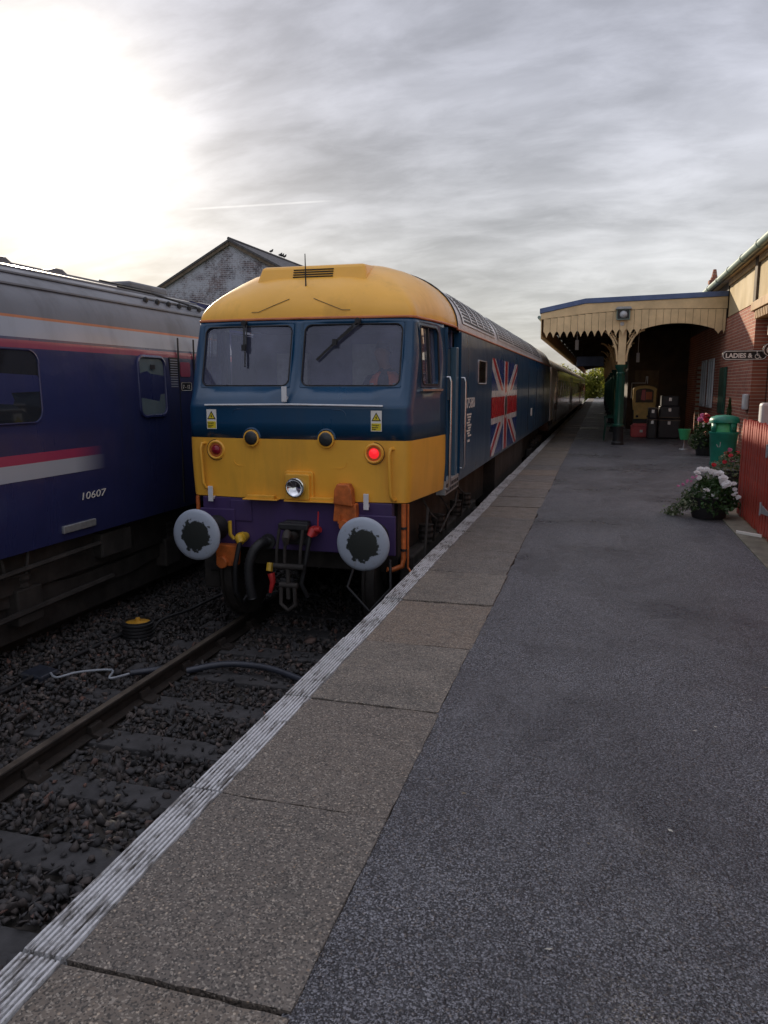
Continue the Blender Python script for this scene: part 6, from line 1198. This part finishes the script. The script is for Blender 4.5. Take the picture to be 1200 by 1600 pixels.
def trunk_case(x0, x1, y, z0, z1, label, trims):
    r_ = empty('travel_trunk', ((x0 + x1) / 2, y, z0), label, 'trunk', 'black trunks stacked under the canopy'); m = MB(); m.box(x0, x1, y, y + 0.5, z0, z1); m.build('case', 'trunk', r_, bevel=0.02)
    for zz in trims: m = MB(); m.box(x0 - 0.006, x1 + 0.006, y - 0.006, y + 0.506, zz, zz + 0.03); m.build('metal_band', 'timber', r_)
    m = MB(); m.box((x0 + x1) / 2 - 0.04, (x0 + x1) / 2 + 0.04, y - 0.02, y - 0.007, z1 - 0.16, z1 - 0.06); m.build('clasp', 'steel', r_)
    for xx in (x0 + 0.02, x1 - 0.05): m = MB(); m.box(xx, xx + 0.03, y - 0.012, y - 0.0065, z0 + 0.03, z1 - 0.03); m.build('corner_strip', 'under', r_)
trunk_case(1.78, 2.42, 25.4, 0.02, 0.60, 'large black trunk with metal bands at the bottom of the stack', (0.55,)); trunk_case(1.80, 2.40, 25.4, 0.625, 1.0, 'black trunk in the middle of the luggage stack', (0.64,)); trunk_case(1.84, 2.36, 25.42, 1.005, 1.32, 'smallest black trunk on top of the luggage stack', ())
trunk_case(1.46, 1.74, 25.3, 0.0, 0.62, 'narrow black trunk standing left of the luggage stack', (0.57,)); trunk_case(1.48, 1.74, 25.35, 0.625, 0.95, 'small black case on the narrow trunk', (0.9,))
# bench beside the column
bch = empty('platform_bench', (0.1, 24.8, 0), 'dark green slatted bench seen end on behind the first column', 'bench')
for k in range(4): m = MB(); m.box(0.18 + k * 0.10, 0.26 + k * 0.10, 24.0, 25.6, 0.42, 0.45); m.build('seat_slat', 'green', bch)
for k in range(3): m = MB(); m.box(0.60 + 0.02 * k, 0.625 + 0.02 * k, 24.0, 25.6, 0.55 + 0.14 * k, 0.64 + 0.14 * k); m.build('back_slat', 'green', bch)
for y_ in (24.05, 25.5):
    m = MB(); m.tube([(0.16, y_, 0.0), (0.20, y_, 0.42), (0.17, y_, 0.66), (0.30, y_, 0.70), (0.60, y_, 0.66)], 0.022, 6); m.tube([(0.62, y_, 0.0), (0.58, y_, 0.42), (0.68, y_, 0.98)], 0.022, 6); m.build('leg_frame', 'green', bch)
m = MB(); m.lathe([(0.10, 0.25), (0.16, 0.52), (0.14, 0.52)], (2.14, 21.2, 0), 14); gp_ = m.build('plant_pot', 'green_flap', None, smooth=40); 
m = MB(); m.tube([(2.14, 21.2, 0.0), (2.14, 21.2, 0.26)], 0.02, 8); m.lathe([(0.12, 0), (0.10, 0.02)], (2.14, 21.2, 0), 14); st_ = m.build('stand', 'galv', gp_); tag(gp_, 'bright green pot on a thin stand beside the leafy tub', 'pot')

# ------------------------------------------------------------------ things between the tracks
rl = empty('ribbed_drum', (-4.60, 6.84, -1.07), 'black ribbed drum with a yellow top lying in the ballast', 'drum')
prof = [(0.15, 0.0)]
for k in range(5): prof += [(0.165, 0.01 + k * 0.036), (0.165, 0.026 + k * 0.036), (0.15, 0.034 + k * 0.036)]
prof += [(0.152, 0.19), (0.135, 0.19), (0.13, 0.15)]
m = MB(); m.lathe(prof, (-4.60, 6.84, -1.025), 28, cap=False); m.build('drum_body', 'black', rl, smooth=40)
m = MB(); m.lathe([(0.132, 0.165), (0.06, 0.175), (0.03, 0.185), (0.025, 0.215), (0.001, 0.218)], (-4.60, 6.84, -1.025), 24, cap=False); m.build('cap', 'yellow_cap', rl, smooth=50)
def wavy(pts, n=12):
    out = []; P_ = [Vector(p) for p in pts]
    for i in range(len(P_) - 1):
        a, b, c, d = P_[max(0, i - 1)], P_[i], P_[i + 1], P_[min(len(P_) - 1, i + 2)]
        for t in np.linspace(0, 1, n, endpoint=False): out.append(0.5 * ((2 * b) + (-a + c) * t + (2 * a - 5 * b + 4 * c - d) * t * t + (-a + 3 * b - 3 * c + d) * t ** 3))
    return out + [P_[-1]]
def cable(name, pts, r, mat, label):
    m = MB(); m.tube(wavy(pts), r, 8); o = m.build(name, mat, None, smooth=60); tag(o, label, 'cable'); return o
cable('cable', [(-4.9, 3.4, -1.02), (-4.85, 5.1, -1.0), (-4.82, 6.0, -0.99), (-4.74, 6.75, -0.97)], 0.020, 'black', 'long black cable running along the ballast to the drum')
cable('cable', [(-4.50, 6.95, -0.98), (-4.48, 7.1, -0.90), (-4.42, 7.6, -0.92), (-4.38, 8.3, -0.93), (-4.2, 8.9, -0.95), (-3.9, 9.3, -1.0)], 0.018, 'black', 'black cable looping from the drum toward the locomotive')
cable('hose', [(-4.05, 5.86, -1.0), (-3.84, 6.0, -0.995), (-3.74, 6.07, -1.0)], 0.030, 'hose_grey', 'short end of grey hose beside the rusty rail')
cable('hose', [(-3.62, 6.12, -1.03), (-3.3, 6.28, -0.99), (-2.9, 6.30, -0.99), (-2.5, 6.18, -1.02), (-1.9, 5.9, -1.05)], 0.032, 'hose_grey', 'thick grey hose lying across the sleepers between the rails')
cable('cable', [(-4.72, 5.62, -0.98), (-4.62, 5.58, -0.995), (-4.5, 5.72, -0.985), (-4.25, 5.86, -0.99), (-4.14, 5.68, -0.99), (-4.05, 5.84, -1.0)], 0.011, 'cable_white', 'thin pale cable curling beside the flat pad')
m = MB(); m.prism([(-5.0, 5.55), (-4.72, 5.50), (-4.70, 5.72), (-4.98, 5.80)], 'Z', -1.05, -0.975); o = m.build('cable_pad', 'hose_grey', None, bevel=0.02); tag(o, 'flat dark pad on the ballast at the end of the pale cable', 'pad')

# ------------------------------------------------------------------ trees beyond the platform
def tree(x, y, h, r, label, n=3600):
    root = empty('tree', (x, y, -1.5), label, 'tree', 'trees beyond the end of the platform')
    m = MB(); m.tube([(x, y, -1.5), (x + 0.1, y, h * 0.3), (x - 0.1, y, h * 0.6), (x, y, h * 0.85)], [0.3, 0.22, 0.13, 0.04], 8)
    for k in range(7):
        t = k * 2.4; zz = h * (0.28 + 0.07 * k); m.tube([(x, y, zz), (x + r * 0.4 * math.cos(t), y + r * 0.4 * math.sin(t), zz + h * 0.1), (x + r * 0.75 * math.cos(t), y + r * 0.75 * math.sin(t), zz + h * 0.16)], [0.1, 0.06, 0.02], 5)
    m.build('trunk', 'bark', root)
    cl = rng.normal(size=(26, 3)); cl /= np.linalg.norm(cl, axis=1)[:, None]; cl *= rng.uniform(0.3, 0.85, (26, 1)); cl = cl * np.array([r, r, h * 0.55]) + np.array([x, y, h * 0.42])
    C = cl[rng.integers(0, 26, n)] + rng.normal(0, r * 0.16, (n, 3)); V, F = leaves(C, 0.42); o = mesh_np('crown', V, F, 'tree_leaf', root)
for i, (x, y, h, r, lb) in enumerate(((-5.5, 118, 5.4, 2.6, 'yellow green tree beside the tail of the train'), (-1.2, 112, 4.6, 2.2, 'yellow bushy tree straight beyond the platform end'), (2.2, 115, 5.6, 2.6, 'green tree seen under the canopy behind the columns'), (-9.5, 126, 6.0, 3.0, 'tall green tree far behind the train'), (5.5, 122, 6, 3, 'green tree farthest right beyond the platform'), (0.6, 126, 6.2, 3.2, 'taller tree behind the yellow bushy one'))): tree(x, y, h, r, lb)
